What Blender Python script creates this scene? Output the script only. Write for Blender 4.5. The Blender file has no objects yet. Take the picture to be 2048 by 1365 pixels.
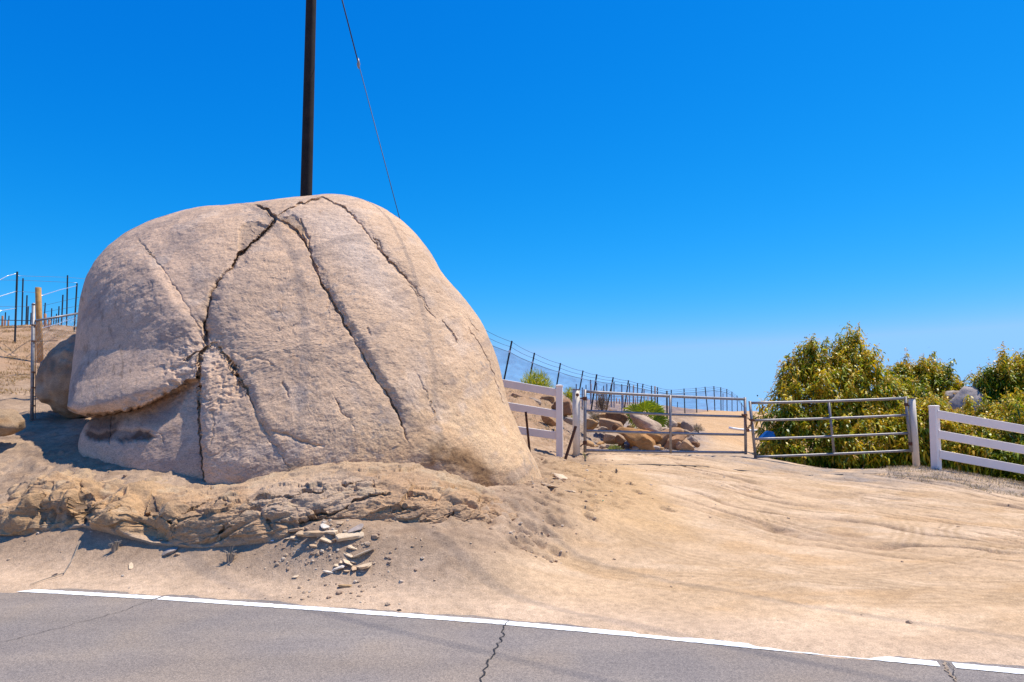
import bpy, math, random
import numpy as np
from mathutils import Vector, Matrix

random.seed(7)
# ------------------------------------------------------------------ camera
F, CX, CY, CAMZ = 1480.0, 1024.0, 682.5, 1.6
PITCH = math.atan((815.0 - 682.5) / F)
CP, SP = math.cos(PITCH), math.sin(PITCH)
scn = bpy.context.scene
COL = scn.collection
cam = bpy.data.objects.new('camera', bpy.data.cameras.new('camera'))
COL.objects.link(cam)
cam.location = (0, 0, CAMZ)
cam.rotation_euler = (math.pi / 2 + PITCH, 0, 0)
cam.data.sensor_width = 36.0
cam.data.lens = F / 2048.0 * 36.0
cam.data.clip_end = 8000
cam.data.clip_start = 0.05
scn.camera = cam


def W(px, py, d):
    """sight line of the survey photo at forward distance d -> world point(s)"""
    cx = (np.asarray(px, float) - CX) / F
    cy = (CY - np.asarray(py, float)) / F
    fy = CP - cy * SP
    fz = SP + cy * CP
    k = np.asarray(d, float) / fy
    return np.stack(np.broadcast_arrays(cx * k, fy * k, CAMZ + fz * k), -1)


def V3(px, py, d):
    return Vector(W(px, py, d).tolist())


def groundW(px, py, z=0.0):
    cx = (px - CX) / F
    cy = (CY - py) / F
    fy = CP - cy * SP
    fz = SP + cy * CP
    k = (z - CAMZ) / fz
    return np.array([cx * k, fy * k])


# ------------------------------------------------------------------ noise
def _h(ix, iy, iz, seed):
    n = (ix.astype(np.int64) * 374761393 + iy.astype(np.int64) * 668265263 + iz.astype(np.int64) * 2147483647 + seed * 974634777) & 0xFFFFFFFF
    n = ((n ^ (n >> 13)) * 1274126177) & 0xFFFFFFFF
    n = ((n ^ (n >> 16)) * 2246822519) & 0xFFFFFFFF
    return (n ^ (n >> 15)) & 0xFFFFFFFF


def perlin(P, seed=0):
    P = np.asarray(P, float)
    I = np.floor(P).astype(np.int64)
    f = P - I
    u = f * f * f * (f * (f * 6 - 15) + 10)
    r = 0.0
    for dx in (0, 1):
        wx = u[..., 0] if dx else 1 - u[..., 0]
        for dy in (0, 1):
            wy = u[..., 1] if dy else 1 - u[..., 1]
            for dz in (0, 1):
                wz = u[..., 2] if dz else 1 - u[..., 2]
                h = _h(I[..., 0] + dx, I[..., 1] + dy, I[..., 2] + dz, seed)
                gx = (h & 1023) / 511.5 - 1
                gy = ((h >> 10) & 1023) / 511.5 - 1
                gz = ((h >> 20) & 1023) / 511.5 - 1
                r = r + wx * wy * wz * (gx * (f[..., 0] - dx) + gy * (f[..., 1] - dy) + gz * (f[..., 2] - dz))
    return r * 1.2


def fbm(P, octv=4, seed=0, gain=0.5, lac=2.03):
    a, s, r = 1.0, 1.0, 0.0
    for o in range(octv):
        r = r + a * perlin(P * s + 17.3 * o, seed + o)
        a *= gain
        s *= lac
    return r


def ridged(P, octv=3, seed=0):
    a, s, r = 1.0, 1.0, 0.0
    for o in range(octv):
        r = r + a * (1 - np.abs(perlin(P * s + 9.1 * o, seed + o)) * 2.2)
        a *= 0.5
        s *= 2.1
    return r


def worley(P, seed=0):
    I = np.floor(P).astype(np.int64)
    F1 = np.full(P.shape[:-1], 9.0)
    F2 = F1.copy()
    ID = np.zeros(P.shape[:-1])
    for dx in (-1, 0, 1):
        for dy in (-1, 0, 1):
            for dz in (-1, 0, 1):
                h = _h(I[..., 0] + dx, I[..., 1] + dy, I[..., 2] + dz, seed)
                q = np.stack([I[..., 0] + dx + (h & 1023) / 1023., I[..., 1] + dy + ((h >> 10) & 1023) / 1023., I[..., 2] + dz + ((h >> 20) & 1023) / 1023.], -1)
                d = np.sqrt(((P - q) ** 2).sum(-1))
                c = d < F1
                F2 = np.where(c, F1, np.minimum(F2, d))
                ID = np.where(c, (h >> 5) & 255, ID)
                F1 = np.where(c, d, F1)
    return F1, F2, ID / 255.0


def plates(P, seed=0, tilt=1.0):
    """broken plates: every cell is a little plane with its own tilt and offset"""
    I = np.floor(P).astype(np.int64)
    F1 = np.full(P.shape[:-1], 9.0)
    R = np.zeros(P.shape[:-1])
    for dx in (-1, 0, 1):
        for dy in (-1, 0, 1):
            for dz in (-1, 0, 1):
                h = _h(I[..., 0] + dx, I[..., 1] + dy, I[..., 2] + dz, seed)
                q = np.stack([I[..., 0] + dx + (h & 1023) / 1023., I[..., 1] + dy + ((h >> 10) & 1023) / 1023., I[..., 2] + dz + ((h >> 20) & 1023) / 1023.], -1)
                o = P - q
                d = np.sqrt((o ** 2).sum(-1))
                v = (((h >> 3) & 255) / 255. - 0.5) * 0.8 + tilt * (o[..., 0] * (((h >> 7) & 255) / 127.5 - 1) + o[..., 2] * (((h >> 15) & 255) / 127.5 - 1.25))
                c = d < F1
                R = np.where(c, v, R)
                F1 = np.where(c, d, F1)
    return R


def sm(x, a, b):
    t = np.clip((x - a) / (b - a), 0, 1)
    return t * t * (3 - 2 * t)


def mixc(a, b, t):
    t = np.asarray(t)[..., None]
    return a * (1 - t) + np.asarray(b, float) * t


def P3(x, y, z=0.0):
    return np.stack(np.broadcast_arrays(np.asarray(x, float), np.asarray(y, float), np.asarray(z, float)), -1)


def polydist(px, py, pts):
    """distance to polyline, and position along it (0..n-1)"""
    best = np.full(px.shape, 1e9)
    par = np.zeros(px.shape)
    side = np.zeros(px.shape)
    for i in range(len(pts) - 1):
        ax, ay = pts[i][0], pts[i][1]
        bx, by = pts[i + 1][0], pts[i + 1][1]
        vx, vy = bx - ax, by - ay
        L = vx * vx + vy * vy
        t = np.clip(((px - ax) * vx + (py - ay) * vy) / L, 0, 1)
        d = np.hypot(px - ax - t * vx, py - ay - t * vy)
        c = d < best
        best = np.where(c, d, best)
        par = np.where(c, i + t, par)
        side = np.where(c, np.sign(vx * (py - ay) - vy * (px - ax)), side)
    return best, par, side


def inpoly(px, py, poly):
    r = np.zeros(px.shape, bool)
    n = len(poly)
    for i in range(n):
        x1, y1 = poly[i]
        x2, y2 = poly[(i + 1) % n]
        c = ((y1 > py) != (y2 > py)) & (px < (x2 - x1) * (py - y1) / (y2 - y1 + 1e-12) + x1)
        r ^= c
    return r


def softpoly(px, py, poly, w):
    d, _, _ = polydist(px, py, list(poly) + [poly[0]])
    s = np.where(inpoly(px, py, poly), d, -d)
    return sm(s, -w, w)


# ------------------------------------------------------------------ object helpers
def link(o):
    COL.objects.link(o)
    return o


def tag(o, label=None, cat=None, group=None, kind=None):
    if label: o['label'] = label
    if cat: o['category'] = cat
    if group: o['group'] = group
    if kind: o['kind'] = kind
    return o


def mesh(name, V, Fc, mat, col=None, smooth=True, extra=None):
    V = np.asarray(V, float)
    me = bpy.data.meshes.new(name)
    if isinstance(Fc, np.ndarray):
        me.from_pydata(V.tolist() if len(V) < 1 else V, [], Fc)
    else:
        me.from_pydata(V.tolist(), [], Fc)
    me.update()
    if col is not None:
        at = me.color_attributes.new('Col', 'FLOAT_COLOR', 'POINT')
        c = np.ones((len(V), 4), np.float32)
        c[:, :3] = col
        at.data.foreach_set('color', c.ravel())
    if smooth:
        me.polygons.foreach_set('use_smooth', np.ones(len(me.polygons), bool))
    if mat is not None:
        me.materials.append(mat)
    return me


def thing(name, loc, label, cat, group=None):
    o = bpy.data.objects.new(name, None)
    o.empty_display_size = 0.2
    o.location = loc
    link(o)
    return tag(o, label, cat, group)


def part(name, V, Fc, mat, root, col=None, smooth=True, sub=None, label=None):
    """V in world coordinates; root is the thing's Empty; sub the part it hangs under"""
    base = np.array(root.location)
    o = bpy.data.objects.new(name, mesh(name, np.asarray(V, float) - base, Fc, mat, col, smooth))
    link(o)
    o.parent = sub if sub is not None else root
    if label: o['label'] = label
    return o


def single(name, V, Fc, mat, base, label, cat, group=None, col=None, smooth=True, kind=None):
    o = bpy.data.objects.new(name, mesh(name, np.asarray(V, float) - np.array(base), Fc, mat, col, smooth))
    o.location = base
    link(o)
    return tag(o, label, cat, group, kind)


def gridfaces(nu, nv, wrap=False, off=0):
    """vertices laid out [nu][nv]; wrap joins the last u to the first"""
    iu = np.arange(nu if wrap else nu - 1)
    iv = np.arange(nv - 1)
    a, b = np.meshgrid(iu, iv, indexing='ij')
    a2 = (a + 1) % nu
    return np.stack([a * nv + b, a2 * nv + b, a2 * nv + b + 1, a * nv + b + 1], -1).reshape(-1, 4) + off


class MB:
    def __init__(s):
        s.v, s.f, s.c, s.n = [], [], [], 0

    def add(s, V, Fc, c=None):
        V = np.asarray(V, float)
        s.v.append(V)
        for f in Fc:
            s.f.append([int(i) + s.n for i in f])
        if c is not None:
            s.c.append(np.tile(np.asarray(c, float), (len(V), 1)) if np.ndim(c) == 1 else c)
        s.n += len(V)
        return s

    def tube(s, pts, r, n=8, c=None, cap=True):
        pts = [Vector(p) for p in pts]
        k = len(pts)
        rr = r if hasattr(r, '__len__') else [r] * k
        up = None
        V = []
        for i, p in enumerate(pts):
            t = (pts[min(i + 1, k - 1)] - pts[max(i - 1, 0)])
            if t.length < 1e-9: t = Vector((0, 0, 1))
            t.normalize()
            if up is None:
                up = Vector((1, 0, 0)) if abs(t.x) < 0.8 else Vector((0, 1, 0))
            a = (up - t * up.dot(t)).normalized()
            b = t.cross(a)
            up = a
            for j in range(n):
                q = 2 * math.pi * j / n
                V.append(tuple(p + (a * math.cos(q) + b * math.sin(q)) * rr[i]))
        Fc = []
        for i in range(k - 1):
            for j in range(n):
                j2 = (j + 1) % n
                Fc.append((i * n + j, i * n + j2, (i + 1) * n + j2, (i + 1) * n + j))
        if cap:
            Fc.append(tuple(range(n))[::-1])
            Fc.append(tuple((k - 1) * n + j for j in range(n)))
        return s.add(V, Fc, c)

    def beam(s, p, q, w, h, c=None, bev=0.0):
        """box beam from p to q; w horizontal thickness, h height"""
        p, q = Vector(p), Vector(q)
        t = (q - p).normalized()
        up = Vector((0, 0, 1)) if abs(t.z) < 0.9 else Vector((0, 1, 0))
        a = t.cross(up).normalized()
        b = a.cross(t).normalized()
        V = []
        if bev > 0:
            prof = [(-w / 2, -h / 2 + bev), (-w / 2 + bev, -h / 2), (w / 2 - bev, -h / 2), (w / 2, -h / 2 + bev), (w / 2, h / 2 - bev), (w / 2 - bev, h / 2), (-w / 2 + bev, h / 2), (-w / 2, h / 2 - bev)]
        else:
            prof = [(-w / 2, -h / 2), (w / 2, -h / 2), (w / 2, h / 2), (-w / 2, h / 2)]
        n = len(prof)
        for e in (p, q):
            for (x, y) in prof:
                V.append(tuple(e + a * x + b * y))
        Fc = [(j, (j + 1) % n, n + (j + 1) % n, n + j) for j in range(n)]
        Fc += [tuple(range(n))[::-1], tuple(n + j for j in range(n))]
        return s.add(V, Fc, c)

    def build(s, name, mat, root, smooth=False, sub=None, label=None):
        return part(name, np.concatenate(s.v), s.f, mat, root, np.concatenate(s.c) if s.c else None, smooth, sub, label)

    def single(s, name, mat, base, label, cat, group=None, smooth=False, kind=None):
        return single(name, np.concatenate(s.v), s.f, mat, base, label, cat, group, np.concatenate(s.c) if s.c else None, smooth, kind)


# ------------------------------------------------------------------ materials
def newmat(name):
    m = bpy.data.materials.new(name)
    m.use_nodes = True
    nt = m.node_tree
    b = nt.nodes['Principled BSDF']
    return m, nt, b


def N(nt, t, **kw):
    n = nt.nodes.new(t)
    for k, v in kw.items():
        if k.startswith('i_'):
            n.inputs[k[2:].replace('_', ' ')].default_value = v
        else:
            setattr(n, k, v)
    return n


def objcoord(nt):
    return N(nt, 'ShaderNodeTexCoord').outputs['Object']


def noise_n(nt, vec, scale, detail=4, rough=0.55):
    n = N(nt, 'ShaderNodeTexNoise')
    n.inputs['Scale'].default_value = scale
    n.inputs['Detail'].default_value = detail
    n.inputs['Roughness'].default_value = rough
    nt.links.new(vec, n.inputs['Vector'])
    return n.outputs['Fac']


def ramp(nt, fac, stops):
    r = N(nt, 'ShaderNodeValToRGB')
    e = r.color_ramp.elements
    while len(e) < len(stops): e.new(0.5)
    for i, (p, c) in enumerate(stops):
        e[i].position = p
        e[i].color = (*c, 1) if len(c) == 3 else c
    nt.links.new(fac, r.inputs['Fac'])
    return r.outputs['Color']


def mul(nt, a, b, mode='MULTIPLY', fac=1.0):
    m = N(nt, 'ShaderNodeMix', data_type='RGBA', blend_type=mode)
    m.inputs[0].default_value = fac
    for s, v in ((m.inputs[6], a), (m.inputs[7], b)):
        if isinstance(v, (tuple, list)):
            s.default_value = (*v, 1) if len(v) == 3 else v
        else:
            nt.links.new(v, s)
    return m.outputs[2]


def math_n(nt, op, a, b):
    m = N(nt, 'ShaderNodeMath', operation=op)
    for i, v in enumerate((a, b)):
        if isinstance(v, (int, float)):
            m.inputs[i].default_value = v
        else:
            nt.links.new(v, m.inputs[i])
    return m.outputs[0]


def bump(nt, h, strength, dist, prev=None):
    b = N(nt, 'ShaderNodeBump')
    b.inputs['Strength'].default_value = strength
    b.inputs['Distance'].default_value = dist
    nt.links.new(h, b.inputs['Height'])
    if prev is not None: nt.links.new(prev, b.inputs['Normal'])
    return b.outputs['Normal']


def attr(nt, name='Col'):
    a = N(nt, 'ShaderNodeAttribute')
    a.attribute_name = name
    return a.outputs['Color']


def voro(nt, vec, scale, feature='F1'):
    v = N(nt, 'ShaderNodeTexVoronoi')
    v.feature = feature
    v.inputs['Scale'].default_value = scale
    nt.links.new(vec, v.inputs['Vector'])
    return v


def mat_earth(name, sp1=260.0, bumpd=0.016, contrast=0.20, pebble=True):
    m, nt, b = newmat(name)
    oc = objcoord(nt)
    big = noise_n(nt, oc, 1.3, 5, 0.6)
    mid = noise_n(nt, oc, 14, 5, 0.65)
    fine = noise_n(nt, oc, sp1 * 0.35, 3, 0.7)
    c = mul(nt, attr(nt), ramp(nt, big, [(0.3, (1 - contrast * .7, 1 - contrast * .75, 1 - contrast * .8)), (0.7, (1 + contrast * .5, 1 + contrast * .45, 1 + contrast * .4))]))
    c = mul(nt, c, ramp(nt, mid, [(0.3, (1 - contrast, 1 - contrast, 1 - contrast)), (0.7, (1 + contrast * .8,) * 3)]))
    c = mul(nt, c, ramp(nt, fine, [(0.3, (0.68, 0.66, 0.64)), (0.7, (1.25, 1.25, 1.25))]))
    hgt = math_n(nt, 'ADD', math_n(nt, 'MULTIPLY', mid, 1.6), math_n(nt, 'MULTIPLY', fine, 0.5))
    nrm = bump(nt, hgt, 0.55, bumpd)
    if pebble:
        v = voro(nt, oc, 30)
        dk = ramp(nt, v.outputs['Distance'], [(0.07, (0.66, 0.62, 0.58)), (0.17, (1, 1, 1))])
        c = mul(nt, c, dk, fac=0.55)
    nt.links.new(c, b.inputs['Base Color'])
    b.inputs['Roughness'].default_value = 0.95
    b.inputs['Specular IOR Level'].default_value = 0.15
    nt.links.new(nrm, b.inputs['Normal'])
    return m


def mat_rock(name, bumpd=0.012, s=1.0):
    m, nt, b = newmat(name)
    oc = objcoord(nt)
    big = noise_n(nt, oc, 0.9 * s, 6, 0.6)
    mpg = N(nt, 'ShaderNodeMapping'); mpg.inputs['Rotation'].default_value = (0, 0.55, 0); mpg.inputs['Scale'].default_value = (0.62, 1, 1.7)
    nt.links.new(oc, mpg.inputs['Vector'])
    mid = noise_n(nt, mpg.outputs[0], 9 * s, 6, 0.7)
    fine = noise_n(nt, mpg.outputs[0], 48 * s, 4, 0.75)
    gr = voro(nt, oc, 150 * s)
    c = mul(nt, attr(nt), ramp(nt, big, [(0.32, (0.84, 0.84, 0.86)), (0.5, (1, .99, .98)), (0.7, (1.1, 1.07, 1.03))]))
    c = mul(nt, c, ramp(nt, mid, [(0.3, (0.86, 0.85, 0.85)), (0.68, (1.1, 1.1, 1.1))]))
    c = mul(nt, c, ramp(nt, fine, [(0.32, (0.70, 0.68, 0.67)), (0.5, (1, 1, 1)), (0.68, (1.2, 1.19, 1.18))]))
    c = mul(nt, c, ramp(nt, gr.outputs['Color'], [(0.08, (0.62, 0.60, 0.60)), (0.3, (0.98, 0.98, 0.98)), (0.9, (1.16, 1.15, 1.14))]))
    h = math_n(nt, 'ADD', math_n(nt, 'MULTIPLY', mid, 1.5), math_n(nt, 'MULTIPLY', fine, 0.55))
    nrm = bump(nt, h, 0.6, bumpd)
    nt.links.new(c, b.inputs['Base Color'])
    nt.links.new(nrm, b.inputs['Normal'])
    b.inputs['Roughness'].default_value = 0.9
    b.inputs['Specular IOR Level'].default_value = 0.2
    return m


def mat_plain(name, col, rough=0.6, metal=0.0, var=0.15, scale=8.0, rust=None, rust_amt=0.5, bmp=0.0, spec=0.5, col_attr=False):
    m, nt, b = newmat(name)
    oc = objcoord(nt)
    n1 = noise_n(nt, oc, scale, 5, 0.65)
    base = attr(nt) if col_attr else col
    c = mul(nt, ramp(nt, n1, [(0.3, (1 - var,) * 3), (0.7, (1 + var * .6,) * 3)]), base)
    if rust:
        n2 = noise_n(nt, oc, scale * 1.7, 6, 0.7)
        f = ramp(nt, n2, [(rust_amt, (0, 0, 0)), (rust_amt + 0.08, (1, 1, 1))])
        mx = N(nt, 'ShaderNodeMix', data_type='RGBA')
        nt.links.new(f, mx.inputs[0])
        nt.links.new(c, mx.inputs[6])
        mx.inputs[7].default_value = (*rust, 1)
        c = mx.outputs[2]
    nt.links.new(c, b.inputs['Base Color'])
    b.inputs['Roughness'].default_value = rough
    b.inputs['Metallic'].default_value = metal
    b.inputs['Specular IOR Level'].default_value = spec
    if bmp:
        nt.links.new(bump(nt, n1, 0.6, bmp), b.inputs['Normal'])
    return m


def mat_leaf(name, rough=0.42, trans=0.3, spec=0.4):
    m, nt, b = newmat(name)
    c = attr(nt)
    c = mul(nt, c, ramp(nt, noise_n(nt, objcoord(nt), 6, 3), [(0.3, (0.8, 0.8, 0.8)), (0.7, (1.15, 1.15, 1.15))]))
    nt.links.new(c, b.inputs['Base Color'])
    b.inputs['Roughness'].default_value = rough
    b.inputs['Specular IOR Level'].default_value = spec
    t = N(nt, 'ShaderNodeBsdfTranslucent')
    nt.links.new(mul(nt, c, (1.3, 1.25, 0.5)), t.inputs['Color'])
    mx = N(nt, 'ShaderNodeMixShader')
    mx.inputs[0].default_value = trans
    nt.links.new(b.outputs[0], mx.inputs[1])
    nt.links.new(t.outputs[0], mx.inputs[2])
    nt.links.new(mx.outputs[0], nt.nodes['Material Output'].inputs['Surface'])
    return m


def mat_net(name, col, alpha, scale):
    m, nt, b = newmat(name)
    oc = objcoord(nt)
    w = N(nt, 'ShaderNodeTexNoise')
    w.inputs['Scale'].default_value = scale
    mp = N(nt, 'ShaderNodeMapping')
    mp.inputs['Scale'].default_value = (1, 1, 9)
    nt.links.new(oc, mp.inputs['Vector'])
    nt.links.new(mp.outputs[0], w.inputs['Vector'])
    f = ramp(nt, w.outputs['Fac'], [(0.35, (alpha * .6,) * 3), (0.65, (alpha * 1.4,) * 3)])
    d = N(nt, 'ShaderNodeBsdfDiffuse')
    d.inputs['Color'].default_value = (*col, 1)
    t = N(nt, 'ShaderNodeBsdfTransparent')
    mx = N(nt, 'ShaderNodeMixShader')
    nt.links.new(f, mx.inputs[0])
    nt.links.new(t.outputs[0], mx.inputs[1])
    nt.links.new(d.outputs[0], mx.inputs[2])
    nt.links.new(mx.outputs[0], nt.nodes['Material Output'].inputs['Surface'])
    return m


M = {}
M['earth'] = mat_earth('earth')
M['rock'] = mat_rock('granite')
M['rock_small'] = mat_rock('granite_small', 0.012, 1.4)
M['ledge'] = mat_rock('decomposed_granite', 0.018, 1.3)
M['stone'] = mat_rock('slab_stone', 0.004, 4.0)
M['white_vinyl'] = mat_plain('white_vinyl', (0.94, 0.83, 0.72), 0.45, var=0.05, scale=3)
M['white_paint'] = mat_plain('white_painted_steel', (0.70, 0.61, 0.48), 0.55, var=0.12, scale=6, rust=(0.16, 0.07, 0.03), rust_amt=0.70, bmp=0.002)
M['rust'] = mat_plain('rusty_steel', (0.12, 0.045, 0.022), 0.85, var=0.5, scale=25, bmp=0.002)
M['rust_light'] = mat_plain('light_rust', (0.24, 0.11, 0.055), 0.85, var=0.4, scale=20)
M['galv'] = mat_plain('galvanised_tube', (0.27, 0.255, 0.25), 0.5, 0.35, 0.3, 14, rust=(0.20, 0.11, 0.06), rust_amt=0.66)
M['tpost'] = mat_plain('green_black_stake', (0.035, 0.045, 0.045), 0.7, var=0.3, scale=12)
M['wood_post'] = mat_plain('treated_wood_post', (0.52, 0.28, 0.08), 0.8, var=0.35, scale=11, bmp=0.003)
M['wood_grey'] = mat_plain('weathered_wood_post', (0.27, 0.19, 0.14), 0.85, var=0.35, scale=9)
M['orange_post'] = mat_plain('new_wood_post', (0.50, 0.24, 0.11), 0.8, var=0.2, scale=7)
M['pole'] = mat_plain('creosoted_pole', (0.022, 0.016, 0.014), 0.75, var=0.45, scale=5, bmp=0.004, spec=0.25)
M['black'] = mat_plain('black_cable', (0.02, 0.02, 0.022), 0.6)
M['wire'] = mat_plain('steel_wire', (0.38, 0.38, 0.40), 0.35, 0.8, 0.1)
M['wire_bright'] = mat_plain('bright_wire', (0.8, 0.8, 0.82), 0.3, 0.6, 0.1)
M['ceramic'] = mat_plain('porcelain', (0.28, 0.25, 0.22), 0.3)
M['white_pvc'] = mat_plain('white_pvc', (0.8, 0.8, 0.78), 0.4)
M['blue_tarp'] = mat_plain('blue_tarp', (0.008, 0.10, 0.34), 0.95, var=0.2, scale=6, bmp=0.01, spec=0.05)
M['net'] = mat_net('plastic_netting', (0.26, 0.34, 0.56), 0.33, 0.7)
M['leaf'] = mat_leaf('tree_leaf')
M['grass'] = mat_leaf('dry_grass', 0.8, 0.2, 0.1)
M['bark'] = mat_plain('tree_bark', (0.10, 0.07, 0.05), 0.9, var=0.4, scale=14, bmp=0.01)
M['twig'] = mat_plain('dead_twig', (0.30, 0.24, 0.18), 0.9, var=0.3, scale=20)
M['litter'] = mat_plain('white_scrap', (0.8, 0.8, 0.82), 0.5)
M['glass'] = mat_plain('green_glass', (0.05, 0.32, 0.16), 0.15)

# ------------------------------------------------------------------ light and sky
ELEV = math.radians(67.0)
SH = Vector((0.91, 0.415)).normalized()
SUN = Vector((SH.x * math.cos(ELEV), SH.y * math.cos(ELEV), math.sin(ELEV)))
world = bpy.data.worlds.new('World')
scn.world = world
world.use_nodes = True
wn = world.node_tree
bg = wn.nodes['Background']
sky = wn.nodes.new('ShaderNodeTexSky')
sky.sky_type = 'NISHITA'
sky.sun_disc = False
sky.sun_elevation = ELEV
sky.sun_rotation = math.atan2(SH.x, SH.y)
sky.altitude = 300
sky.air_density = 1.0
sky.dust_density = 0.25
sky.ozone_density = 2.2
sep = wn.nodes.new('ShaderNodeSeparateColor')
cmb = wn.nodes.new('ShaderNodeCombineColor')
wn.links.new(sky.outputs[0], sep.inputs[0])
# grade of the clear sky: deeper blue, less red (channel * gain + offset, clamped)
for ch, gain, off, lo, hi in ((0, 0.76, -1.56, 0.0, 2.0), (1, 0.66, -0.10, 0.2, 4.2), (2, 0.72, 2.3, 0.2, 7.0)):
    m1 = wn.nodes.new('ShaderNodeMath'); m1.operation = 'MULTIPLY_ADD'
    m1.inputs[1].default_value = gain; m1.inputs[2].default_value = off
    wn.links.new(sep.outputs[ch], m1.inputs[0])
    m2 = wn.nodes.new('ShaderNodeClamp'); m2.inputs['Min'].default_value = lo; m2.inputs['Max'].default_value = hi
    if ch == 0:                                  # smooth toe instead of a hard cut
        m1.operation = 'POWER'; m1.inputs[1].default_value = 4.3
        m3 = wn.nodes.new('ShaderNodeMath'); m3.operation = 'MULTIPLY'; m3.inputs[1].default_value = 0.00255
        wn.links.new(m1.outputs[0], m3.inputs[0]); wn.links.new(m3.outputs[0], m2.inputs[0])
    else:
        wn.links.new(m1.outputs[0], m2.inputs[0])
    wn.links.new(m2.outputs[0], cmb.inputs[ch])
gl_ = cmb.inputs[1].links[0].from_socket
bl_ = cmb.inputs[2].links[0].from_socket
g17 = wn.nodes.new('ShaderNodeMath'); g17.operation = 'MULTIPLY'; g17.inputs[1].default_value = 1.80
wn.links.new(gl_, g17.inputs[0])
mxb = wn.nodes.new('ShaderNodeMath'); mxb.operation = 'SMOOTH_MAX'; mxb.inputs[2].default_value = 0.8
wn.links.new(bl_, mxb.inputs[0]); wn.links.new(g17.outputs[0], mxb.inputs[1])
wn.links.new(mxb.outputs[0], cmb.inputs[2])
wn.links.new(cmb.outputs[0], bg.inputs['Color'])
bg.inputs['Strength'].default_value = 0.126
sun = bpy.data.objects.new('sun', bpy.data.lights.new('sun', 'SUN'))
link(sun)
sun.data.energy = 5.0
sun.data.angle = math.radians(0.53)
sun.data.color = (1.0, 0.93, 0.815)
sun.rotation_euler = SUN.to_track_quat('Z', 'Y').to_euler()
scn.view_settings.view_transform = 'Standard'
scn.view_settings.look = 'None'
scn.view_settings.exposure = 0.23
scn.view_settings.gamma = 1.0

# ------------------------------------------------------------------ terrain
LINE_PX = [(-900, 1150), (-300, 1166), (70, 1183), (320, 1197), (640, 1219), (1000, 1246), (1300, 1273), (1500, 1293), (1780, 1320), (2048, 1345), (2500, 1392)]
LINE_W = [groundW(x, y) for x, y in LINE_PX]
_d0 = LINE_W[0] - LINE_W[1]; _d0 /= np.hypot(*_d0)
_d1 = LINE_W[-1] - LINE_W[-2]; _d1 /= np.hypot(*_d1)
EDGE = [LINE_W[0] + _d0 * 900, *LINE_W, LINE_W[-1] + _d1 * 900]


def edge_s(x, y):
    """signed distance from the painted edge line, positive on the far side"""
    d, par, side = polydist(x, y, EDGE)
    return d * np.where(side > 0, 1.0, -1.0), par


CTRL = [  # (px, py, forward distance) surveyed ground points
    (20, 1068, 7.9), (-300, 1060, 8.4), (300, 1078, 7.35), (500, 1076, 7.2), (700, 1064, 7.15), (900, 1045, 7.3), (1010, 1026, 7.75), (1060, 1012, 8.1), (1095, 998, 8.7), (1130, 970, 9.8),
    (1200, 1000, 9.3), (1250, 940, 12.4), (1150, 918, 14.2), (1300, 960, 11.5), (1500, 940, 14.0), (1740, 948, 14.3), (1838, 938, 16.1), (1650, 940, 16.2),
    (1873, 941, 15.6), (1700, 948, 18.5), (2000, 968, 17.0), (1950, 955, 15.1), (2048, 976, 14.5), (2048, 1000, 12.5), (2048, 1100, 8.0), (2048, 1200, 6.2), (2400, 1000, 13.0), (2300, 1120, 7.8),
    (1700, 1100, 8.1), (1700, 1000, 11.5), (1400, 1050, 9.0), (1400, 1150, 7.0), (1120, 1100, 7.5),
    (1170, 909, 14.4), (1330, 913, 15.1), (1490, 916, 16.0), (1440, 870, 25.), (1450, 840, 45.), (1440, 822, 66.), (1300, 906, 17.0), (1400, 903, 17.4), (1520, 880, 24.), (1530, 832, 90.),
    (1160, 865, 18.5), (1280, 878, 18.6), (1400, 888, 19.0), (1300, 842, 22.5), (1220, 838, 22.5), (1390, 855, 24.), (1150, 840, 22.),
    (1179, 830, 36.), (1246, 826, 45.), (1343, 828, 60.), (1160, 800, 64.), (1280, 806, 68.), (1330, 813, 76.), (1372, 827, 64.), (1416, 823, 61.), (1464, 825, 74.), (1490, 829, 90.),
    (1113, 914, 13.9), (1060, 892, 14.3), (1085, 858, 16.4), (1030, 835, 16.4), (1125, 868, 17.), (1060, 785, 19.), (1130, 792, 19.5), (1015, 780, 19.), (993, 810, 24.), (1100, 822, 27.),
    (64, 846, 11.3), (30, 688, 21.6), (82, 730, 20.), (0, 656, 28.), (150, 656, 29.), (75, 652, 31.), (0, 800, 12.8), (0, 760, 15.), (0, 900, 10.), (100, 880, 10.3), (0, 980, 8.9), (100, 970, 8.8),
    (-300, 656, 28), (-300, 760, 15.), (-300, 900, 10.), (-700, 700, 25), (-700, 900, 10),
    (300, 690, 27.), (600, 745, 25.), (900, 765, 23.5), (600, 845, 15.), (850, 860, 14.5), (350, 800, 14.5), (300, 930, 9.2), (600, 950, 9.0), (600, 905, 11.), (900, 985, 9.0), (1000, 925, 11.5), (1050, 955, 10.3), (1090, 935, 11.2),
]
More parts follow.
